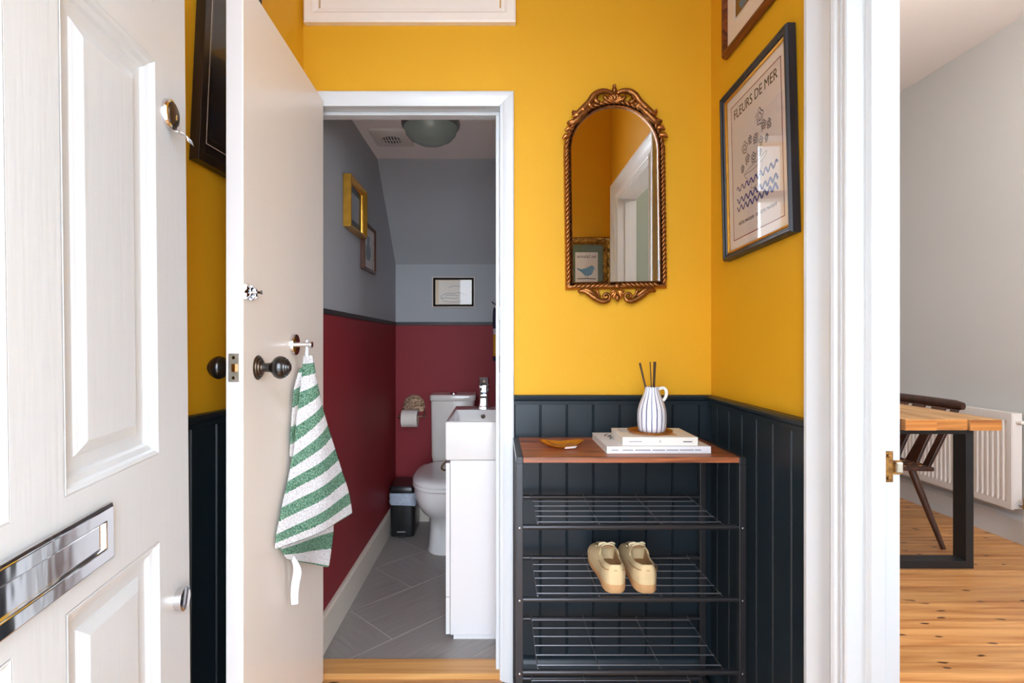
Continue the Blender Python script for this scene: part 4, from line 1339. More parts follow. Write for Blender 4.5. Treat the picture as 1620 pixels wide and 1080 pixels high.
MB().ball((0, -0.031, z0m - 0.016), 0.0115, 12, 8, (1.1, 0.7, 0.9)).build('apron_boss', M['antique_gold'], mi, smooth=60, local=True)
mi.location = (0.4020, YB - 0.002, 1.598)
mi.rotation_euler = (0, R(-0.8), R(0.1))

# ================================================================== SHOE RACK
rk = thing('shoe_rack', 'tall black metal shoe rack with a rustic wooden top', 'shoe rack', (0.372, 1.65, 0))
X0, X1, Yf, Yb, ZT = 0.0714, 0.6716, 1.492, 1.800, 0.842
MB().box(X0, X1, Yf, Yb, ZT - 0.016, ZT).build('top_board', M['rack_top'], rk, bevel=0.001, seg=1)
for xa, xb in ((X0 - 0.0195, X0 - 0.0005), (X1 + 0.0005, X1 + 0.0195)):
    MB().box(xa, xb, Yf, Yb, ZT - 0.020, ZT - 0.001).build('top_rail', M['black_metal'], rk, bevel=0.0015)
    MB().box(xa, xb, Yf, Yf + 0.019, 0.004, ZT - 0.020).build('leg', M['black_metal'], rk, bevel=0.0015)
    MB().box(xa, xb, Yb - 0.019, Yb, 0.004, ZT - 0.020).build('leg', M['black_metal'], rk, bevel=0.0015)
    MB().box(xa, xb, Yf + 0.019, Yb - 0.019, 0.034, 0.053).build('side_rail', M['black_metal'], rk, bevel=0.0015)
    for yc in (Yf + 0.0095, Yb - 0.0095):
        MB().lathe([(0.008, 0.0), (0.010, 0.003), (0.008, 0.005)], ((xa + xb) / 2, yc, 0), 'z', 14).build('foot', M['plastic_black'], rk)
xw = [0.113, 0.286, 0.460, 0.632]
for zt_ in (0.645, 0.443, 0.240, 0.041):
    for yc in (Yf + 0.0095, Yb - 0.0095):
        MB().tube([(X0 - 0.001, yc, zt_), (X1 + 0.001, yc, zt_)], 0.0075, 14).build('shelf_bar', M['black_metal'], rk, smooth=50)
    for xx in xw:
        MB().tube([(xx, Yf + 0.012, zt_ + 0.0075), (xx, Yf + 0.020, zt_ + 0.004), (xx, Yb - 0.020, zt_ + 0.004), (xx, Yb - 0.006, zt_ + 0.0085)], 0.0016, 6).build('cross_wire', M['wire'], rk, smooth=50)
    for k in range(6):
        yw = Yf + 0.030 + k * (Yb - Yf - 0.062) / 5
        MB().tube([(xw[0] - 0.001, yw, zt_ + 0.0068), (xw[-1] + 0.001, yw, zt_ + 0.0068)], 0.0018, 6).build('shelf_wire', M['wire'], rk, smooth=50)
for zt_ in (0.645, 0.443, 0.240):
    for xa in (X1 + 0.0196, ):
        MB().lathe([(0.003, 0.0), (0.0035, 0.001), (0.002, 0.0018)], (xa, Yf + 0.0095, zt_), 'x', 10).build('rivet', M['chrome'], rk)
    for xm in (X0 - 0.010, X1 + 0.010):
        MB().lathe([(0.0026, Yf), (0.0026, Yf - 0.001), (0.0012, Yf - 0.0015)], (xm, 0, zt_), 'y', 10).build('rivet', M['chrome'], rk)

# --- books on the rack
def book(name, label, x0, x1, y0, y1, z0, z1, rot, m_cover, group=None):
    cx_, cy_ = (x0 + x1) / 2, (y0 + y1) / 2
    t = thing(name, label, 'book', group=group)
    w, d, h = x1 - x0, y1 - y0, z1 - z0
    MB().add([(-w / 2, -d / 2, 0), (w / 2, -d / 2, 0), (w / 2, d / 2, 0), (-w / 2, d / 2, 0),
              (-w / 2, -d / 2, h), (w / 2, -d / 2, h), (w / 2, d / 2, h), (-w / 2, d / 2, h),
              (-w / 2, -d / 2 + 0.002, 0.0015), (w / 2, -d / 2 + 0.002, 0.0015), (w / 2, d / 2, 0.0015), (-w / 2, d / 2, 0.0015),
              (-w / 2, -d / 2 + 0.002, h - 0.0015), (w / 2, -d / 2 + 0.002, h - 0.0015), (w / 2, d / 2, h - 0.0015), (-w / 2, d / 2, h - 0.0015)],
             [(0, 1, 5, 4), (4, 5, 6, 7), (0, 3, 2, 1), (12, 15, 14, 13), (8, 9, 10, 11), (8, 12, 13, 9),
              (0, 4, 12, 8), (4, 7, 15, 12), (0, 8, 11, 3), (1, 9, 13, 5), (5, 13, 14, 6), (1, 2, 10, 9), (3, 11, 10, 2), (6, 14, 15, 7)]).build('cover', m_cover, t, local=True)
    MB().box(-w / 2 + 0.001, w / 2 - 0.001, -d / 2 + 0.002, d / 2 - 0.002, 0.0015, h - 0.0015).build('page_block', M['pages'], t, local=True)
    t.location = (cx_, cy_, z0)
    t.rotation_euler = (0, 0, rot)
    return t, w, d, h


b1, w, d, h = book('art_book', 'large white book, lower of the two stacked on the rack', 0.3125, 0.6105, 1.538, 1.774, ZT + 0.0005, ZT + 0.0206, R(0.3), M['book_white'], 'stacked books on the rack')
for x_, l_ in ((-0.136, 0.020), (-0.104, 0.030), (-0.068, 0.044), (-0.018, 0.036), (0.022, 0.034), (0.060, 0.040), (0.103, 0.018)):
    MB().box(x_, x_ + l_, -d / 2 - 0.0004, -d / 2, h * 0.42, h * 0.56).build('spine_print', M['ink_soft'], b1, local=True)
for k, pts in enumerate(([(-0.115, 0.085), (-0.10, 0.06), (-0.108, 0.03), (-0.09, 0.0), (-0.098, -0.03), (-0.082, -0.06)], [(-0.105, 0.09), (-0.12, 0.05), (-0.095, 0.04), (-0.115, 0.0), (-0.088, -0.02), (-0.10, -0.07)], [(-0.09, 0.075), (-0.112, 0.045), (-0.1, 0.015), (-0.085, -0.045)])):
    mb = ribbon(MB(), [(p.x, p.z) for p in smooth_path([(a, 0, b) for a, b in pts], 40)], 0.0035, 0.0)
    mb.v = [(x_, z_, h + 0.0004) for x_, y_, z_ in mb.v]
    mb.build('cover_drawing', M['ink'], b1, local=True)
b2, w, d, h = book('hardback_book', 'smaller cream book, upper of the two stacked on the rack', 0.3615, 0.5775, 1.5475, 1.714, ZT + 0.0212, ZT + 0.0452, R(-0.5), M['book_cream'], 'stacked books on the rack')
MB().box(-0.006, 0.06, -0.055, 0.03, h, h + 0.0004).build('cover_panel', M['kraft'], b2, local=True)
for k in range(7):
    MB().box(-0.095, -0.095 + random.uniform(0.035, 0.055), 0.006 + 0.0095 * k, 0.009 + 0.0095 * k, h, h + 0.0004).build('cover_text_line', M['ink_soft'], b2, local=True)
MB().box(-0.09, -0.052, -d / 2 - 0.0004, -d / 2, h * 0.42, h * 0.52).build('spine_print', M['ink_soft'], b2, local=True)
MB().box(-0.0015, 0.0015, -d / 2 - 0.0004, -d / 2, h * 0.38, h * 0.62).build('spine_print', M['ink_soft'], b2, local=True)
MB().box(0.066, 0.092, -d / 2 - 0.0004, -d / 2, h * 0.42, h * 0.52).build('spine_print', M['ink'], b2, local=True)

# --- amber glass saucer under the jug
zb = ZT + 0.0456
sa = MB().lathe([(0.0001, 0.0), (0.040, 0.0), (0.058, 0.002), (0.066, 0.006), (0.067, 0.0075), (0.065, 0.008), (0.057, 0.005), (0.040, 0.003), (0.0001, 0.003)], (0, 0, 0), 'z', 48).build('glass_saucer', M['amber_glass'], smooth=50)
sa.location = (0.4630, 1.632, zb)
tag(sa, 'round amber glass saucer under the striped jug', 'saucer')
# --- striped jug
jg = thing('striped_jug', 'small white jug with thin blue vertical stripes on an amber saucer', 'jug', (0.469, 1.632, zb + 0.0032))
jp = [(0.0001, 0.0), (0.036, 0.0), (0.0395, 0.003), (0.0415, 0.014), (0.0432, 0.032), (0.0432, 0.050), (0.0418, 0.066), (0.0375, 0.082), (0.0310, 0.098), (0.0250, 0.112), (0.0218, 0.122), (0.0205, 0.130), (0.0212, 0.134), (0.0200, 0.1345), (0.0185, 0.131), (0.0200, 0.120), (0.030, 0.095), (0.038, 0.07), (0.039, 0.03), (0.034, 0.008), (0.0001, 0.008)]
MB().lathe(jp, (0, 0, 0), 'z', 56).build('jug_body', M['jug'], jg, smooth=60, local=True)
hd = smooth_path([(0.0200, -0.001, 0.128), (0.034, -0.001, 0.1315), (0.0425, -0.001, 0.124), (0.0440, -0.001, 0.112), (0.040, -0.001, 0.101), (0.0335, -0.001, 0.093)], 20)
MB().tube(hd, [0.0052] * 20, 12).build('handle', M['ceramic'], jg, smooth=60, local=True)
# --- reeds
rl = ['flat brown reed leaning left, thickest of those in the striped jug', 'thin brown reed standing in the middle of the striped jug', 'upright brown reed at the right in the striped jug', 'upright brown reed behind the rightmost in the striped jug']
for (bx, by2, tx, ty, tz, r, lb_) in ((0.478, 1.632, 0.4325, 1.632, 1.098, 0.0031, rl[0]), (0.472, 1.628, 0.4625, 1.628, 1.1015, 0.0016, rl[1]), (0.4715, 1.636, 0.4775, 1.636, 1.1015, 0.0027, rl[2]), (0.474, 1.645, 0.4840, 1.645, 1.101, 0.0022, rl[3])):
    o = MB().tube([(bx, by2, zb + 0.0135), (lerp(bx, tx, .5), lerp(by2, ty, .5), lerp(zb + 0.0135, tz, .5)), (tx, ty, tz)], r, 8).build('reed_stick', M['reed'], smooth=50)
    tag(o, lb_, 'reed stick', 'reed sticks in the striped jug')
# --- amber leaf-shaped dish with a sticker
ld = thing('glass_dish', 'amber glass leaf-shaped dish with a white sticker at the left of the rack top', 'dish', (0.195, 1.635, ZT + 0.0004))
secs = []
nseg = 28
for (k, hgt) in ((0.32, 0.0), (0.62, 0.002), (0.88, 0.008), (1.0, 0.0145), (0.985, 0.0155), (0.86, 0.0105), (0.6, 0.0045), (0.3, 0.003)):
    ring = []
    for i in range(nseg):
        a = 2 * PI * i / nseg
        ra = 0.052 + 0.013 * abs(math.cos(a)) ** 3 + 0.004 * math.cos(6 * a)
        lift = 1 + 0.35 * math.cos(2 * a)
        ring.append((k * ra * math.cos(a) * 1.0, k * ra * 0.88 * math.sin(a), hgt * lift))
    secs.append(ring)
MB().loft(secs).build('dish_body', M['amber_glass'], ld, smooth=35, local=True)
MB().add([(0.002, -0.0478, 0.0035), (0.036, -0.0385, 0.0045), (0.041, -0.0405, 0.0105), (0.006, -0.0505, 0.0095), (0.002, -0.0488, 0.0032), (0.036, -0.0395, 0.0042), (0.041, -0.0415, 0.0102), (0.006, -0.0515, 0.0092)], [(0, 1, 2, 3), (7, 6, 5, 4), (0, 4, 5, 1), (1, 5, 6, 2), (2, 6, 7, 3), (3, 7, 4, 0)]).build('sticker', M['sticker'], ld, local=True)

# ================================================================== SHOES


def shoe(label, side, loc, rot):
    """one moccasin-toed suede shoe, heel at y=0, toe at +y; side = -1 left, +1 right (outer side)"""
    t = thing('suede_shoe', label, 'shoe', group='suede shoes on the rack')
    Ls = 0.272

    def plan(y):          # half widths inner/outer and centre drift along the length
        u = y / Ls
        base = [(0.0, 0.012), (0.03, 0.026), (0.12, 0.033), (0.3, 0.033), (0.45, 0.035), (0.6, 0.040), (0.75, 0.0435), (0.88, 0.040), (0.96, 0.027), (1.0, 0.010)]
        for (a, wa), (b, wb) in zip(base[:-1], base[1:]):
            if a <= u <= b + 1e-9:
                return lerp(wa, wb, (u - a) / (b - a))
        return 0.01

    def drift(y):
        u = y / Ls
        return side * 0.010 * math.sin(max(0, u - 0.25) * 2.2)
    # sole
    ys_ = [Ls * v for v in (0.0, 0.015, 0.05, 0.12, 0.22, 0.34, 0.46, 0.58, 0.7, 0.8, 0.88, 0.94, 0.98, 1.0)]
    secs = []
    for k, (sc_, zf) in enumerate(((0.93, 0.0), (1.0, 0.12), (1.02, 0.9), (0.97, 1.0))):
        ring_r, ring_l = [], []
        for y in ys_:
            wv = plan(y) * sc_
            hz = lerp(0.030, 0.018, min(1, y / (Ls * 0.6)))
            z = hz * zf
            if zf == 0.0 and y > Ls * 0.8:
                z = 0.006 * ((y / Ls - 0.8) / 0.2) ** 2
            ring_r.append((drift(y) + wv, (y - Ls / 2) * (0.985 if sc_ < 0.96 else 1.0) + Ls / 2, z))
            ring_l.append((drift(y) - wv, (y - Ls / 2) * (0.985 if sc_ < 0.96 else 1.0) + Ls / 2, z))
        secs.append(ring_r + ring_l[::-1])
    MB().loft(secs).build('sole', M['crepe'], t, smooth=50, local=True)
    # upper: outer skin, collar and lining in one loft
    secs = []
    st = [0.0, 0.02, 0.06, 0.12, 0.20, 0.30, 0.40, 0.48, 0.54, 0.60, 0.68, 0.76, 0.84, 0.91, 0.96, 0.99]
    for u in st:
        y = u * Ls
        wv = plan(y) * 1.03
        c = drift(y)
        zb_ = lerp(0.030, 0.018, min(1, u / 0.6)) - 0.004
        # collar / top height
        if u <= 0.5:
            zc = lerp(0.084, 0.074, u / 0.2) if u < 0.2 else lerp(0.074, 0.081, (u - 0.2) / 0.3)
        else:
            zc = {0.54: 0.080, 0.60: 0.077, 0.68: 0.071, 0.76: 0.064, 0.84: 0.058, 0.91: 0.052, 0.96: 0.046, 0.99: 0.030}[u]
        open_ = u <= 0.48
        heel = max(0.0, 1 - u / 0.06)
        yo = y - 0.004 * math.sin(min(1.0, heel) * PI / 2)
        if open_:
            narrow = 0.80 if u > 0.1 else lerp(0.62, 0.80, u / 0.1)
            gapw = wv * (narrow - 0.16)
            zi = zb_ + 0.016
            pr_ = [(wv * 0.96, zb_), (wv * 1.06, lerp(zb_, zc, 0.30)), (wv * 1.0, lerp(zb_, zc, 0.62)), (wv * narrow, zc), (gapw, zc - 0.001), (gapw * 0.96, lerp(zi, zc, 0.5)), (gapw * 0.85, zi), (0, zi)]
            if u < 0.03:      # heel wall closes the opening
                z2 = zc if u < 0.01 else zc
                pr_ = [(wv * 0.96, zb_), (wv * 1.06, lerp(zb_, zc, 0.30)), (wv * 1.0, lerp(zb_, zc, 0.62)), (wv * 0.8, lerp(zb_, zc, 0.9)), (wv * 0.6, zc - 0.001), (wv * 0.4, zc), (wv * 0.2, zc), (0, zc)]
            yy_ = [yo] * 8
        else:
            pr_ = [(wv * 0.96, zb_), (wv * 1.04, lerp(zb_, zc, 0.34)), (wv * 0.98, lerp(zb_, zc, 0.62)), (wv * 0.80, lerp(zb_, zc, 0.86)), (wv * 0.62, lerp(zb_, zc, 0.95)), (wv * 0.42, lerp(zb_, zc, 0.99)), (wv * 0.2, zc), (0, zc + 0.001)]
        full = [(c + a, yo, z) for a, z in pr_] + [(c - a, yo, z) for a, z in pr_[:-1][::-1]]
        secs.append(full)
    mb = MB().loft(secs, closed=False)
    n = 15
    mb.f.append(tuple(range(n)))
    mb.f.append(tuple(range((len(st) - 1) * n, len(st) * n)))
    uo = mb.build('upper', M['suede'], t, sub=2, smooth=180, local=True)
    uo.data.materials.append(M['suede_lining'])
    for p in uo.data.polygons:
        q = [divmod(v, 15) for v in p.vertices]
        if len(q) == 4 and max(a for a, b_ in q) <= 7 and min(b_ for a, b_ in q) >= 4 and max(b_ for a, b_ in q) <= 10 and min(a for a, b_ in q) >= 1:
            p.material_index = 1
    # stitched collar seam and heel seam
    band = []
    for i in range(21):
        u = 0.30 * abs(i - 10) / 10
        y = u * Ls
        sgn = -1 if i < 10 else 1
        wv = plan(y) * 1.03
        x = drift(y) + sgn * (wv * 1.01 + 0.0008) * (1.0 if u > 0.03 else (u / 0.03) ** 0.5 * 1.0)
        band.append((x, y - (0.0046 if u < 0.03 else 0.003 * max(0, 1 - u / 0.1)), lerp(0.0665, 0.060, u / 0.3)))
    MB().tube(band, 0.0011, 6).build('collar_seam', M['suede_lining'], t, smooth=60, local=True)
    # insole
    ring = [(drift(y) + plan(y) * 0.66, y) for y in [Ls * v for v in (0.05, 0.12, 0.22, 0.34, 0.46, 0.55)]]
    ring += [(drift(y) - plan(y) * 0.66, y) for y in [Ls * v for v in (0.55, 0.46, 0.34, 0.22, 0.12, 0.05)]]
    MB().prism(ring, 'z', 0.036, 0.046).build('insole', M['suede_lining'], t, local=True)
    # raised moccasin seam round the toe
    seam = []
    for i in range(25):
        a = PI * i / 24
        u = 0.56 + 0.32 * math.sin(a)
        y = u * Ls
        hw_ = 0.70 * plan(0.60 * Ls) * math.cos(a)
        zc = lerp(0.079, 0.057, (u - 0.56) / 0.32)
        seam.append((drift(y) + hw_, y, zc - 0.002))
    MB().tube(seam, 0.0026, 8).build('toe_seam', M['suede'], t, smooth=60, local=True)
    # tongue and laces
    sec = []
    for i, u in enumerate((0.60, 0.55, 0.50, 0.45, 0.41, 0.39)):
        y = u * Ls
        z = (0.079, 0.084, 0.089, 0.092, 0.094, 0.094)[i]
        wv = (0.020, 0.022, 0.023, 0.024, 0.022, 0.014)[i]
        c = drift(y)
        sec.append([(c - wv, y, z - 0.006), (c - wv * 0.5, y, z), (c + wv * 0.5, y, z), (c + wv, y, z - 0.006), (c + wv * 0.5, y, z - 0.004), (c - wv * 0.5, y, z - 0.004)])
    MB().loft(sec).build('tongue', M['suede_lining'], t, sub=1, smooth=180, local=True)
    for s in (-1, 1):      # quarter flaps beside the tongue
        sec = []
        for i, u in enumerate((0.60, 0.54, 0.48, 0.42, 0.37, 0.345)):
            y = u * Ls
            c = drift(y)
            zt2 = (0.078, 0.085, 0.091, 0.093, 0.091, 0.084)[i]
            a0, a1 = (0.028, 0.030, 0.031, 0.032, 0.032, 0.031)[i], (0.012, 0.013, 0.015, 0.018, 0.022, 0.028)[i]
            sec.append([(c + s * a0, y, zt2 - 0.024), (c + s * (a0 - 0.002), y, zt2 - 0.010), (c + s * a1, y, zt2), (c + s * (a1 - 0.001), y, zt2 - 0.004), (c + s * (a0 - 0.006), y, zt2 - 0.013), (c + s * (a0 - 0.004), y, zt2 - 0.024)])
        MB().loft(sec).build('quarter_flap', M['suede'], t, sub=1, smooth=180, local=True)
    for u in (0.44, 0.51):
        y = u * Ls
        c = drift(y)
        MB().tube(smooth_path([(c - 0.024, y, 0.082), (c - 0.010, y - 0.002, 0.0930 - (u - 0.44) * 0.05), (c + 0.010, y + 0.002, 0.0930 - (u - 0.44) * 0.05), (c + 0.024, y, 0.082)], 12), 0.0024, 8).build('lace', M['lace'], t, smooth=60, local=True)
    y = 0.45 * Ls
    c = drift(y)
    MB().tube(smooth_path([(c, y, 0.095), (c + 0.012, y - 0.002, 0.100), (c + 0.022, y + 0.002, 0.095), (c + 0.016, y + 0.008, 0.092), (c, y, 0.0955), (c - 0.012, y + 0.002, 0.098), (c - 0.024, y + 0.008, 0.091), (c - 0.016, y + 0.010, 0.091), (c, y, 0.094)], 40), 0.0024, 8).build('lace_bow', M['lace'], t, smooth=60, local=True)
    t.location = loc
    t.rotation_euler = (0, 0, rot)
    return t


ZSH = 0.443 + 0.0085
shoe('x', -1, (0.333, 1.516, ZSH), R(-3.0))['label'] = 'sand suede shoe on the left of the pair on the wire shelf'
shoe('x', 1, (0.4245, 1.516, ZSH), R(0.5))['label'] = 'sand suede shoe on the right of the pair on the wire shelf'

# ================================================================== TOILET ROOM THINGS


def sup(cx_, cy_, hx, hy, z, n=32, e=2.6, flat_back=None):
    pts = []
    for i in range(n):
        a = 2 * PI * i / n
        c, s = math.cos(a), math.sin(a)
        x = hx * math.copysign(abs(c) ** (2 / e), c)
        y = hy * math.copysign(abs(s) ** (2 / e), s)
        if flat_back is not None and y > 0:
            x = hx * math.copysign(abs(c) ** (2 / 5.0), c)
        pts.append((cx_ + x, cy_ + y, z))
    return pts


TX = -0.275
wc = thing('toilet', 'white close-coupled toilet with its lid down behind the basin cabinet', 'toilet', (TX, 3.1, 0))
MB().loft([sup(TX, 3.12, 0.122, 0.20, 0.0, e=3), sup(TX, 3.12, 0.116, 0.195, 0.03, e=3), sup(TX, 3.12, 0.112, 0.19, 0.12, e=3), sup(TX, 3.11, 0.115, 0.20, 0.19, e=2.8), sup(TX, 3.06, 0.145, 0.245, 0.24, e=2.6), sup(TX, 3.02, 0.172, 0.265, 0.30, e=2.5), sup(TX, 3.01, 0.183, 0.272, 0.355, e=2.5), sup(TX, 3.01, 0.183, 0.272, 0.385, e=2.5)]).build('bowl', M['ceramic'], wc, smooth=60)
MB().loft([sup(TX, 3.005, 0.186, 0.265, 0.387, e=2.6), sup(TX, 3.005, 0.190, 0.270, 0.392, e=2.6), sup(TX, 3.005, 0.190, 0.270, 0.402, e=2.6), sup(TX, 3.005, 0.187, 0.267, 0.406, e=2.6)]).build('seat', M['ceramic'], wc, smooth=60)
MB().loft([sup(TX, 3.01, 0.187, 0.265, 0.4075, e=2.6), sup(TX, 3.01, 0.191, 0.269, 0.414, e=2.6), sup(TX, 3.01, 0.190, 0.268, 0.428, e=2.6), sup(TX, 3.012, 0.178, 0.256, 0.440, e=2.6), sup(TX, 3.015, 0.14, 0.215, 0.446, e=2.6), sup(TX, 3.015, 0.06, 0.10, 0.448, e=2.6)]).build('lid', M['ceramic'], wc, smooth=60)
MB().loft([sup(TX, 3.375, 0.118, 0.095, 0.386, e=6), sup(TX, 3.378, 0.132, 0.098, 0.46, e=7), sup(TX, 3.38, 0.136, 0.100, 0.80, e=8)]).build('cistern', M['ceramic_cist'], wc, smooth=50)
MB().loft([sup(TX, 3.38, 0.138, 0.103, 0.798, e=8), sup(TX, 3.38, 0.142, 0.107, 0.802, e=8), sup(TX, 3.38, 0.142, 0.107, 0.829, e=8), sup(TX, 3.38, 0.138, 0.103, 0.836, e=8)]).build('cistern_lid', M['ceramic_cist'], wc, smooth=50)
MB().lathe([(0.026, 0.0), (0.026, 0.004), (0.020, 0.007), (0.019, 0.010), (0.0001, 0.011)], (TX, 3.38, 0.8355), 'z', 28).build('flush_button', M['chrome'], wc, smooth=40)

# --- basin unit
bu = thing('basin_cabinet', 'white cabinet under the washbasin just inside the toilet doorway', 'cabinet', (-0.07, 2.33, 0))
CX0, CX1, CY0, CY1 = -0.2016, 0.058, 2.09, 2.575
MB().box(CX0 + 0.018, CX1, CY0, CY1, 0.022, 0.700).build('body', M['white_lam'], bu, bevel=0.0015)
MB().box(CX0 + 0.03, CX1, CY0 + 0.012, CY1 - 0.012, 0.0, 0.022).build('plinth', M['white_lam'], bu)
MB().box(CX0 + 0.0005, CX0 + 0.0165, CY0 + 0.001, CY1 - 0.001, 0.17, 0.690).build('door', M['white_lam'], bu, bevel=0.0015)
MB().box(CX0 + 0.0005, CX0 + 0.0165, CY0 + 0.001, CY1 - 0.001, 0.024, 0.167).build('kick_panel', M['white_lam'], bu, bevel=0.0015)
MB().tube(smooth_path([(CX0, CY0 + 0.05, 0.686), (CX0 - 0.014, CY0 + 0.04, 0.676), (CX0 - 0.020, CY0 + 0.04, 0.662), (CX0 - 0.014, CY0 + 0.05, 0.652), (CX0, CY0 + 0.055, 0.650)], 14), 0.004, 8).build('handle', M['dark_bronze'], bu, smooth=60)
bs = thing('washbasin', 'white rectangular ceramic washbasin on the white cabinet', 'washbasin', (-0.07, 2.33, 0.7035))
BX0, BX1, BY0, BY1, BZ0, BZ1 = -0.2020, 0.058, 2.080, 2.590, 0.7035, 0.852


def rrect(x0, x1, y0, y1, z, r=0.006):
    pts = []
    for (cx_, cy_, a0) in ((x1 - r, y0 + r, -90), (x1 - r, y1 - r, 0), (x0 + r, y1 - r, 90), (x0 + r, y0 + r, 180)):
        for k in range(4):
            a = R(a0 + 30 * k)
            pts.append((cx_ + r * math.cos(a), cy_ + r * math.sin(a), z))
    return pts


yd = 2.445
MB().loft([rrect(BX0 + 0.004, BX1, BY0 + 0.004, BY1 - 0.004, BZ0), rrect(BX0, BX1, BY0, BY1, BZ0 + 0.006), rrect(BX0, BX1, BY0, BY1, BZ1 - 0.003), rrect(BX0 + 0.003, BX1, BY0 + 0.003, BY1 - 0.003, BZ1),
           rrect(BX0 + 0.014, BX1 - 0.018, BY0 + 0.014, yd, BZ1, 0.010), rrect(BX0 + 0.017, BX1 - 0.021, BY0 + 0.018, yd - 0.004, BZ1 - 0.005, 0.012), rrect(BX0 + 0.026, BX1 - 0.03, BY0 + 0.04, yd - 0.022, BZ1 - 0.095, 0.02), rrect(BX0 + 0.06, BX1 - 0.06, BY0 + 0.09, yd - 0.07, BZ1 - 0.105, 0.02)]).build('bowl', M['ceramic'], bs, smooth=40)
MB().lathe([(0.0105, 0.0), (0.0105, -0.003), (0.0085, -0.0045), (0.0075, -0.002), (0.0001, -0.002)], (-0.065, yd - 0.0085, BZ1 - 0.029), 'y', 24).build('overflow_ring', M['chrome'], bs, smooth=40)
MB().lathe([(0.0072, -0.0022), (0.0001, -0.0026)], (-0.065, yd - 0.0085, BZ1 - 0.029), 'y', 20).build('overflow_hole', M['dark_bronze'], bs)
MB().lathe([(0.02, 0.0), (0.02, 0.003), (0.012, 0.005), (0.0001, 0.005)], (-0.07, 2.26, BZ1 - 0.1045), 'z', 24).build('waste', M['chrome'], bs, smooth=40)
tp = thing('basin_tap', 'chrome mixer tap standing at the far end of the washbasin', 'tap', (-0.062, 2.515, BZ1))
tx, ty = -0.062, 2.515


def sq(cx_, cy_, h_, z, r=0.004):
    return rrect(cx_ - h_, cx_ + h_, cy_ - h_, cy_ + h_, z, r)


MB().loft([sq(tx, ty, 0.027, BZ1 + 0.0003), sq(tx, ty, 0.027, BZ1 + 0.004), sq(tx, ty, 0.0235, BZ1 + 0.010), sq(tx, ty, 0.0205, BZ1 + 0.035), sq(tx, ty, 0.0205, BZ1 + 0.072), sq(tx, ty, 0.0225, BZ1 + 0.088)]).build('tap_body', M['chrome'], tp, smooth=35)
MB().loft([[(tx - 0.017, ty - 0.012, BZ1 + 0.056), (tx + 0.017, ty - 0.012, BZ1 + 0.056), (tx + 0.017, ty - 0.012, BZ1 + 0.084), (tx - 0.017, ty - 0.012, BZ1 + 0.084)],
           [(tx - 0.016, ty - 0.060, BZ1 + 0.060), (tx + 0.016, ty - 0.060, BZ1 + 0.060), (tx + 0.016, ty - 0.060, BZ1 + 0.080), (tx - 0.016, ty - 0.060, BZ1 + 0.080)],
           [(tx - 0.015, ty - 0.098, BZ1 + 0.054), (tx + 0.015, ty - 0.098, BZ1 + 0.054), (tx + 0.015, ty - 0.102, BZ1 + 0.070), (tx - 0.015, ty - 0.102, BZ1 + 0.070)]]).build('spout', M['chrome'], tp, bevel=0.003)
MB().loft([sq(tx, ty, 0.0225, BZ1 + 0.089), sq(tx, ty, 0.024, BZ1 + 0.093), sq(tx, ty, 0.024, BZ1 + 0.106), sq(tx, ty, 0.0215, BZ1 + 0.110)]).build('collar', M['chrome'], tp, smooth=35)
MB().loft([rrect(tx - 0.022, tx + 0.022, ty - 0.05, ty + 0.022, BZ1 + 0.112), rrect(tx - 0.024, tx + 0.024, ty - 0.055, ty + 0.024, BZ1 + 0.116), rrect(tx - 0.024, tx + 0.024, ty - 0.06, ty + 0.024, BZ1 + 0.142), rrect(tx - 0.021, tx + 0.021, ty - 0.056, ty + 0.021, BZ1 + 0.147)]).build('lever', M['chrome'], tp, smooth=35)
MB().lathe([(0.006, ty - 0.0575), (0.0055, ty - 0.0605), (0.0001, ty - 0.0605)], (tx, 0, BZ1 + 0.128), 'y', 16).build('lever_button', M['dark_bronze'], tp)

# --- pedal bin
pb = thing('pedal_bin', 'small black pedal bin with a pale liner beside the toilet', 'bin', (-0.567, 3.29, 0))
bx0, bx1, by0, by1 = -0.641, -0.492, 3.185, 3.42
MB().loft([rrect(bx0 + 0.006, bx1 - 0.006, by0 + 0.006, by1 - 0.006, 0.004, 0.022), rrect(bx0 + 0.004, bx1 - 0.004, by0 + 0.004, by1 - 0.004, 0.012, 0.022), rrect(bx0, bx1, by0, by1, 0.245, 0.024)]).build('bin_body', M['plastic_black'], pb, smooth=40)
secs = []
for z, gr in ((0.198, 0.004), (0.210, 0.0055), (0.225, 0.003), (0.245, 0.006), (0.262, 0.002), (0.266, -0.004)):
    ring = rrect(bx0 - gr, bx1 + gr, by0 - gr, by1 + gr, z, 0.026)
    secs.append([(p[0] + random.uniform(-1, 1) * 0.0015, p[1] + random.uniform(-1, 1) * 0.0015, p[2] + (random.uniform(-1, 1) * 0.006 if z < 0.2 else 0) - (0.010 * max(0, (p[0] - bx1 + 0.05) / 0.05) if z < 0.21 else 0)) for p in ring])
MB().loft(secs, True, (False, False)).build('bin_liner', M['bag'], pb, smooth=60)
MB().loft([rrect(bx0 - 0.001, bx1 + 0.001, by0 - 0.001, by1 + 0.001, 0.262, 0.024), rrect(bx0 - 0.003, bx1 + 0.003, by0 - 0.003, by1 + 0.003, 0.268, 0.024), rrect(bx0 - 0.003, bx1 + 0.003, by0 - 0.003, by1 + 0.003, 0.292, 0.024), rrect(bx0 + 0.004, bx1 - 0.004, by0 + 0.004, by1 - 0.004, 0.303, 0.02), rrect(bx0 + 0.02, bx1 - 0.02, by0 + 0.02, by1 - 0.02, 0.304, 0.015)]).build('bin_lid', M['plastic_black'], pb, smooth=40)
MB().box(-0.592, -0.548, by0 - 0.022, by0 + 0.01, 0.010, 0.018).build('pedal', M['plastic_black'], pb, bevel=0.003)
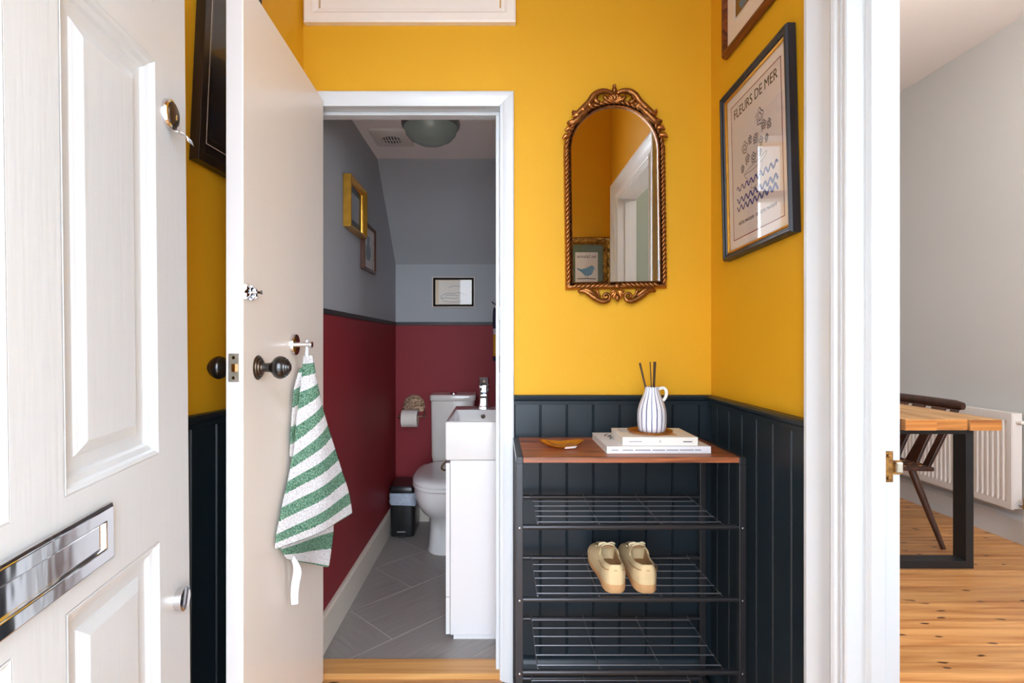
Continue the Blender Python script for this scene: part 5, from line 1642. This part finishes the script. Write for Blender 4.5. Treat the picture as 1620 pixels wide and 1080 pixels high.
MB().box(-0.596, -0.544, by0 - 0.0015, by0 + 0.004, 0.030, 0.038).build('pedal_slot', M['chrome'], pb, bevel=0.001)

# --- toilet roll holder and roll
rh = thing('toilet_roll_holder', 'ornate cast metal toilet roll holder on the burgundy back wall', 'roll holder', (-0.54, YT - 0.001, 0.74))
hx, hz = -0.541, 0.748
pts = [(hx + 0.070 * math.cos(PI * i / 24), hz + 0.070 * math.sin(PI * i / 24)) for i in range(25)] + [(hx - 0.072, hz - 0.028), (hx - 0.05, hz - 0.04), (hx + 0.05, hz - 0.04), (hx + 0.072, hz - 0.028)]
MB().prism(pts, 'y', YT - 0.0005, YT - 0.006).build('back_plate', M['cast_bronze'], rh)
for r_ in (0.066, 0.046):
    MB().tube([(hx + r_ * math.cos(PI * i / 24), YT - 0.0075, hz + r_ * math.sin(PI * i / 24)) for i in range(25)], 0.0035, 8).build('plate_rim', M['cast_bronze'], rh, smooth=60)
MB().tube([(hx - 0.072, YT - 0.0075, hz - 0.004), (hx + 0.072, YT - 0.0075, hz - 0.004)], 0.0035, 8).build('plate_rim', M['cast_bronze'], rh, smooth=60)
for i in range(9):
    a = PI * (i + 0.5) / 9
    MB().ball((hx + 0.056 * math.cos(a), YT - 0.0075, hz + 0.056 * math.sin(a)), 0.006, 8, 6, (1, 0.7, 1)).build('cast_boss', M['cast_bronze'], rh, smooth=60)
for s in (-1, 1):
    MB().tube(smooth_path([(hx, YT - 0.008, hz + 0.012), (hx + s * 0.02, YT - 0.009, hz + 0.028), (hx + s * 0.036, YT - 0.009, hz + 0.016), (hx + s * 0.026, YT - 0.009, hz + 0.006), (hx + s * 0.018, YT - 0.009, hz + 0.016)], 20), 0.0035, 8).build('cast_scroll', M['cast_bronze'], rh, smooth=60)
    MB().tube(smooth_path([(hx + s * 0.066, YT - 0.006, hz - 0.018), (hx + s * 0.0725, YT - 0.04, hz - 0.03), (hx + s * 0.0725, YT - 0.083, hz - 0.060)], 14), 0.0045, 8).build('bracket_arm', M['cast_bronze'], rh, smooth=60)
    MB().ball((hx - 0.002 + s * 0.084, YT - 0.083, hz - 0.060), 0.0075, 12, 8).build('bar_knob', M['cast_bronze'], rh, smooth=60)
MB().tube([(hx - 0.084, YT - 0.083, hz - 0.060), (hx + 0.082, YT - 0.083, hz - 0.060)], 0.0045, 10).build('bar', M['cast_bronze'], rh, smooth=60)
tr_ = thing('toilet_roll', 'white toilet roll hanging on the ornate holder', 'toilet roll', (-0.571, YT - 0.083, hz - 0.068))
MB().lathe([(0.019, 0.0), (0.054, 0.0), (0.054, 0.100), (0.019, 0.100), (0.019, 0.0)], (-0.6045, YT - 0.083, hz - 0.073), 'x', 36, (False, False)).build('paper_roll', M['toilet_paper'], tr_, smooth=35)
MB().lathe([(0.018, 0.001), (0.0192, 0.001), (0.0192, 0.099), (0.018, 0.099), (0.018, 0.001)], (-0.6045, YT - 0.083, hz - 0.073), 'x', 24, (False, False)).build('cardboard_core', M['kraft'], tr_, smooth=35)

# --- ceiling light and extractor vent
cl = thing('ceiling_light', 'round flush ceiling light with pale green opal glass in the toilet', 'ceiling light', (-0.305, 2.46, ZC))
MB().lathe([(0.132, 0.0), (0.134, -0.006), (0.132, -0.022), (0.122, -0.030), (0.0001, -0.030)], (-0.305, 2.46, ZC), 'z', 48).build('rim', M['grey_metal'], cl, smooth=40)
MB().lathe([(0.124, -0.024), (0.122, -0.034), (0.114, -0.056), (0.096, -0.077), (0.066, -0.093), (0.032, -0.101), (0.0001, -0.103)], (-0.305, 2.46, ZC), 'z', 48).build('diffuser', M['opal'], cl, smooth=60)
ev = thing('extractor_vent', 'square white extractor vent with slats on the toilet ceiling', 'vent', (-0.527, 2.64, ZC))
vx, vy = -0.518, 2.64
MB().loft([rrect(vx - 0.094, vx + 0.094, vy - 0.105, vy + 0.105, ZC, 0.008), rrect(vx - 0.094, vx + 0.094, vy - 0.105, vy + 0.105, ZC - 0.008, 0.008), rrect(vx - 0.086, vx + 0.086, vy - 0.097, vy + 0.097, ZC - 0.013, 0.008)]).build('cover_plate', M['vent'], ev, smooth=40)
MB().lathe([(0.052, 0.0), (0.052, -0.001), (0.0001, -0.001)], (vx, vy, ZC - 0.013), 'z', 32).build('grille_opening', M['dark'], ev)
MB().lathe([(0.050, -0.0005), (0.056, -0.0005), (0.056, -0.004), (0.050, -0.004), (0.050, -0.0005)], (vx, vy, ZC - 0.013), 'z', 32, (False, False)).build('grille_ring', M['vent'], ev, smooth=40)
for k in range(7):
    xx = -0.042 + 0.014 * k
    ln = math.sqrt(max(0.0, 0.051 ** 2 - xx * xx))
    MB().box(vx + xx - 0.0032, vx + xx + 0.0032, vy - ln, vy + ln, ZC - 0.017, ZC - 0.0145).build('slat', M['vent'], ev)
MB().box(vx - 0.051, vx + 0.051, vy - 0.003, vy + 0.003, ZC - 0.0185, ZC - 0.017).build('slat', M['vent'], ev)

# --- striped cloth on a hook on the toilet's right wall
hkx = thing('wall_hook', 'small black hook on the toilet wall above the striped cloth', 'hook', (XT1, 3.28, 1.40))
MB().lathe([(0.014, XT1), (0.014, XT1 - 0.004), (0.0001, XT1 - 0.005)], (0, 3.28, 1.40), 'x', 16).build('hook_plate', M['plastic_black'], hkx)
MB().tube(smooth_path([(XT1 - 0.003, 3.28, 1.40), (XT1 - 0.05, 3.28, 1.388), (XT1 - 0.078, 3.28, 1.392), (XT1 - 0.094, 3.28, 1.406)], 14), 0.0045, 8).build('hook_arm', M['plastic_black'], hkx, smooth=60)
tc_ = thing('striped_cloth', 'navy and yellow striped cloth hanging on the toilet wall behind the doorframe', 'cloth', (0.0, 3.28, 1.39))
for (z0, z1, mm, nm) in ((1.376, 1.24, 'navy_cloth', 'navy_band'), (1.24, 1.205, 'white_cloth', 'white_band'), (1.205, 1.075, 'yellow_cloth', 'yellow_band'), (1.075, 1.045, 'navy_cloth', 'navy_band')):
    secs = []
    for i in range(7):
        z = lerp(z0, z1, i / 6)
        f_ = min(1.0, (1.376 - z) / 0.16)
        hy = lerp(0.012, 0.10, f_ ** 0.7)
        xo = lerp(0.0, -0.036, f_ ** 0.6)
        ring = []
        for j in range(24):
            a = 2 * PI * j / 24
            ring.append((lerp(-0.010, 0.010, f_) + (xo - 0.0) * math.cos(a) * (1 + 0.10 * math.sin(j * 2.1)) - 0.010 * (1 - f_), 3.28 + hy * math.sin(a), z))
        secs.append(ring)
    MB().loft(secs, True, (z0 > 1.37, z1 < 1.06)).build(nm, M[mm], tc_, smooth=70)

# ================================================================== DINING ROOM THINGS
dt = thing('dining_table', 'reclaimed pine plank dining table on black steel legs in the far room', 'table', (2.0, 3.4, 0))
edges = [2.452, 2.296, 2.140, 1.984, 1.828, 1.672, 1.516]
for i, (a, b) in enumerate(zip(edges[1:], edges[:-1])):
    y0 = 2.61 + (0.0, 0.012, 0.004, 0.03, 0.01, 0.02)[i]
    pk = MB().box(a + 0.0016, b - 0.0016, y0 + 0.0008, 4.30, 0.729, 0.784).build('plank', M['pine_top'], dt, bevel=0.003)
    MB().box(a + 0.002, b - 0.002, y0, y0 + 0.0009, 0.731, 0.782).build('end_grain', M['pine_end'] if i != 3 else M['dark_wood'], pk)
for y0 in (2.75, 4.10):
    lg = MB().frame(0.878, 0.729, [(0, y0), (0, y0 + 0.08), (0.04, y0 + 0.08), (0.04, y0)], 2.438 - 0.439, 0.3645).build('leg_frame', M['black_steel'], dt, bevel=0.0015)

ch = thing('dining_chair', 'dark brown wooden chair with cane seat pushed in at the table', 'chair', (2.26, 3.25, 0))
MB().loft([[(2.03, 3.07, z), (2.47, 3.035, z), (2.485, 3.12, z), (2.485, 3.52, z), (2.47, 3.60, z), (2.03, 3.56, z)] for z in (0.428, 0.452)]).build('seat', M['dark_wood'], ch, bevel=0.006)
MB().box(2.05, 2.465, 3.062, 3.57, 0.450, 0.456).build('cane_panel', M['cane'], ch, bevel=0.002)
for (a, b) in (((2.40, 3.12), (2.495, 3.005)), ((2.40, 3.52), (2.495, 3.63)), ((2.12, 3.13), (2.03, 3.03)), ((2.12, 3.50), (2.03, 3.60))):
    MB().tube([(b[0], b[1], 0.002), (lerp(b[0], a[0], .5), lerp(b[1], a[1], .5), 0.215), (a[0], a[1], 0.432)], [0.0125, 0.017, 0.020], 10).build('leg', M['dark_wood'], ch, smooth=50)
for yc, hw_, bend in ((3.075, 0.022, 0.0), (3.185, 0.046, 1.0), (3.335, 0.046, 1.0), (3.465, 0.040, 1.0), (3.56, 0.022, 0.0)):
    secs = []
    for i in range(9):
        f_ = i / 8
        x = lerp(2.452, 2.618, f_)
        z = lerp(0.448, 0.775, f_)
        ww = hw_ * (1 - 0.25 * bend * math.sin(f_ * PI))
        secs.append([(x - 0.008, yc - ww, z), (x + 0.012, yc - ww, z), (x + 0.012, yc + ww, z), (x - 0.008, yc + ww, z)])
    MB().loft(secs).build('back_slat', M['dark_wood'], ch, bevel=0.003)
secs = []
for i in range(11):
    y_ = lerp(3.035, 3.60, i / 10)
    xo = 2.632 + 0.012 * math.sin(i / 10 * PI)
    e_ = 1.0 if 0 < i < 10 else 0.7
    secs.append([(xo + 0.021 * math.cos(2 * PI * k / 10) * e_, y_, 0.797 + 0.030 * math.sin(2 * PI * k / 10) * e_) for k in range(10)])
MB().loft(secs).build('top_rail', M['dark_wood'], ch, smooth=50)

ra = thing('radiator', 'white panel radiator with vertical ribs on the far grey wall', 'radiator', (2.95, 3.6, 0.2))
rx, ry0, ry1, rz0, rz1 = 2.945, 3.075, 4.25, 0.195, 0.752
nr = 33
pr_y = [ry0, ry0 + 0.012]
prof2 = [(rx + 0.03, ry0), (rx + 0.002, ry0), (rx, ry0 + 0.004)]
def ribbed(z_scale, inset):
    pts = [(rx + 0.012, ry0 + 0.002), (rx, ry0 + 0.004), (rx, ry0 + 0.03)]
    stp = (ry1 - ry0 - 0.06) / nr
    for i in range(nr):
        y_ = ry0 + 0.03 + i * stp
        pts += [(rx, y_ + stp * 0.12), (rx + inset, y_ + stp * 0.30), (rx + inset, y_ + stp * 0.60), (rx, y_ + stp * 0.78)]
    pts += [(rx, ry1 - 0.004), (rx + 0.012, ry1 - 0.002)]
    return pts
secs = []
for z, ins in ((rz0 + 0.004, 0.0), (rz0 + 0.045, 0.0), (rz0 + 0.07, 0.011), (rz1 - 0.07, 0.011), (rz1 - 0.045, 0.0), (rz1 - 0.004, 0.0)):
    secs.append([(x, y_, z) for x, y_ in ribbed(1, ins)])
MB().loft(secs, closed=False).build('front_panel', M['radiator'], ra, smooth=35)
MB().box(rx + 0.010, rx + 0.016, ry0 + 0.003, ry1 - 0.003, rz0 + 0.002, rz1 - 0.006).build('back_panel', M['radiator'], ra)
MB().box(rx + 0.002, rx + 0.06, ry0 + 0.001, ry1 - 0.001, rz1 - 0.006, rz1).build('top_grille', M['radiator'], ra, bevel=0.002)
MB().box(rx + 0.003, rx + 0.058, ry0 + 0.0005, ry0 + 0.0025, rz0 + 0.01, rz1 - 0.006).build('side_cover', M['radiator'], ra)
for y_ in (ry0 + 0.2, ry1 - 0.2):
    MB().box(rx + 0.058, XD - 0.0005, y_ - 0.02, y_ + 0.02, rz0 + 0.1, rz1 - 0.1).build('wall_bracket', M['radiator'], ra)
MB().tube([(rx + 0.03, ry0 + 0.004, rz1 - 0.05), (rx + 0.03, ry0 - 0.022, rz1 - 0.05)], [0.011, 0.011], 12).build('air_vent', M['radiator'], ra, smooth=50)
MB().ball((rx + 0.03, ry0 - 0.028, rz1 - 0.05), 0.012, 12, 8).build('air_vent', M['radiator'], ra, smooth=60)
vl = MB().tube([(rx + 0.03, ry0 + 0.004, rz0 + 0.035), (rx + 0.03, ry0 - 0.04, rz0 + 0.035)], [0.011, 0.011], 12).build('valve', M['chrome'], ra, smooth=50)
MB().lathe([(0.0001, -0.012), (0.014, -0.012), (0.014, 0.012), (0.011, 0.016), (0.013, 0.045), (0.0001, 0.048)], (rx + 0.03, ry0 - 0.05, rz0 + 0.035), 'z', 16).build('valve_cap', M['brass'], vl, smooth=40)
MB().tube(smooth_path([(rx + 0.03, ry0 - 0.05, rz0 + 0.024), (rx + 0.03, ry0 - 0.045, rz0 - 0.06), (rx + 0.03, ry0 - 0.05, 0.05), (rx + 0.028, ry0 - 0.065, 0.0)], 14), 0.0075, 10).build('pipe', M['pipe'], ra, smooth=60)
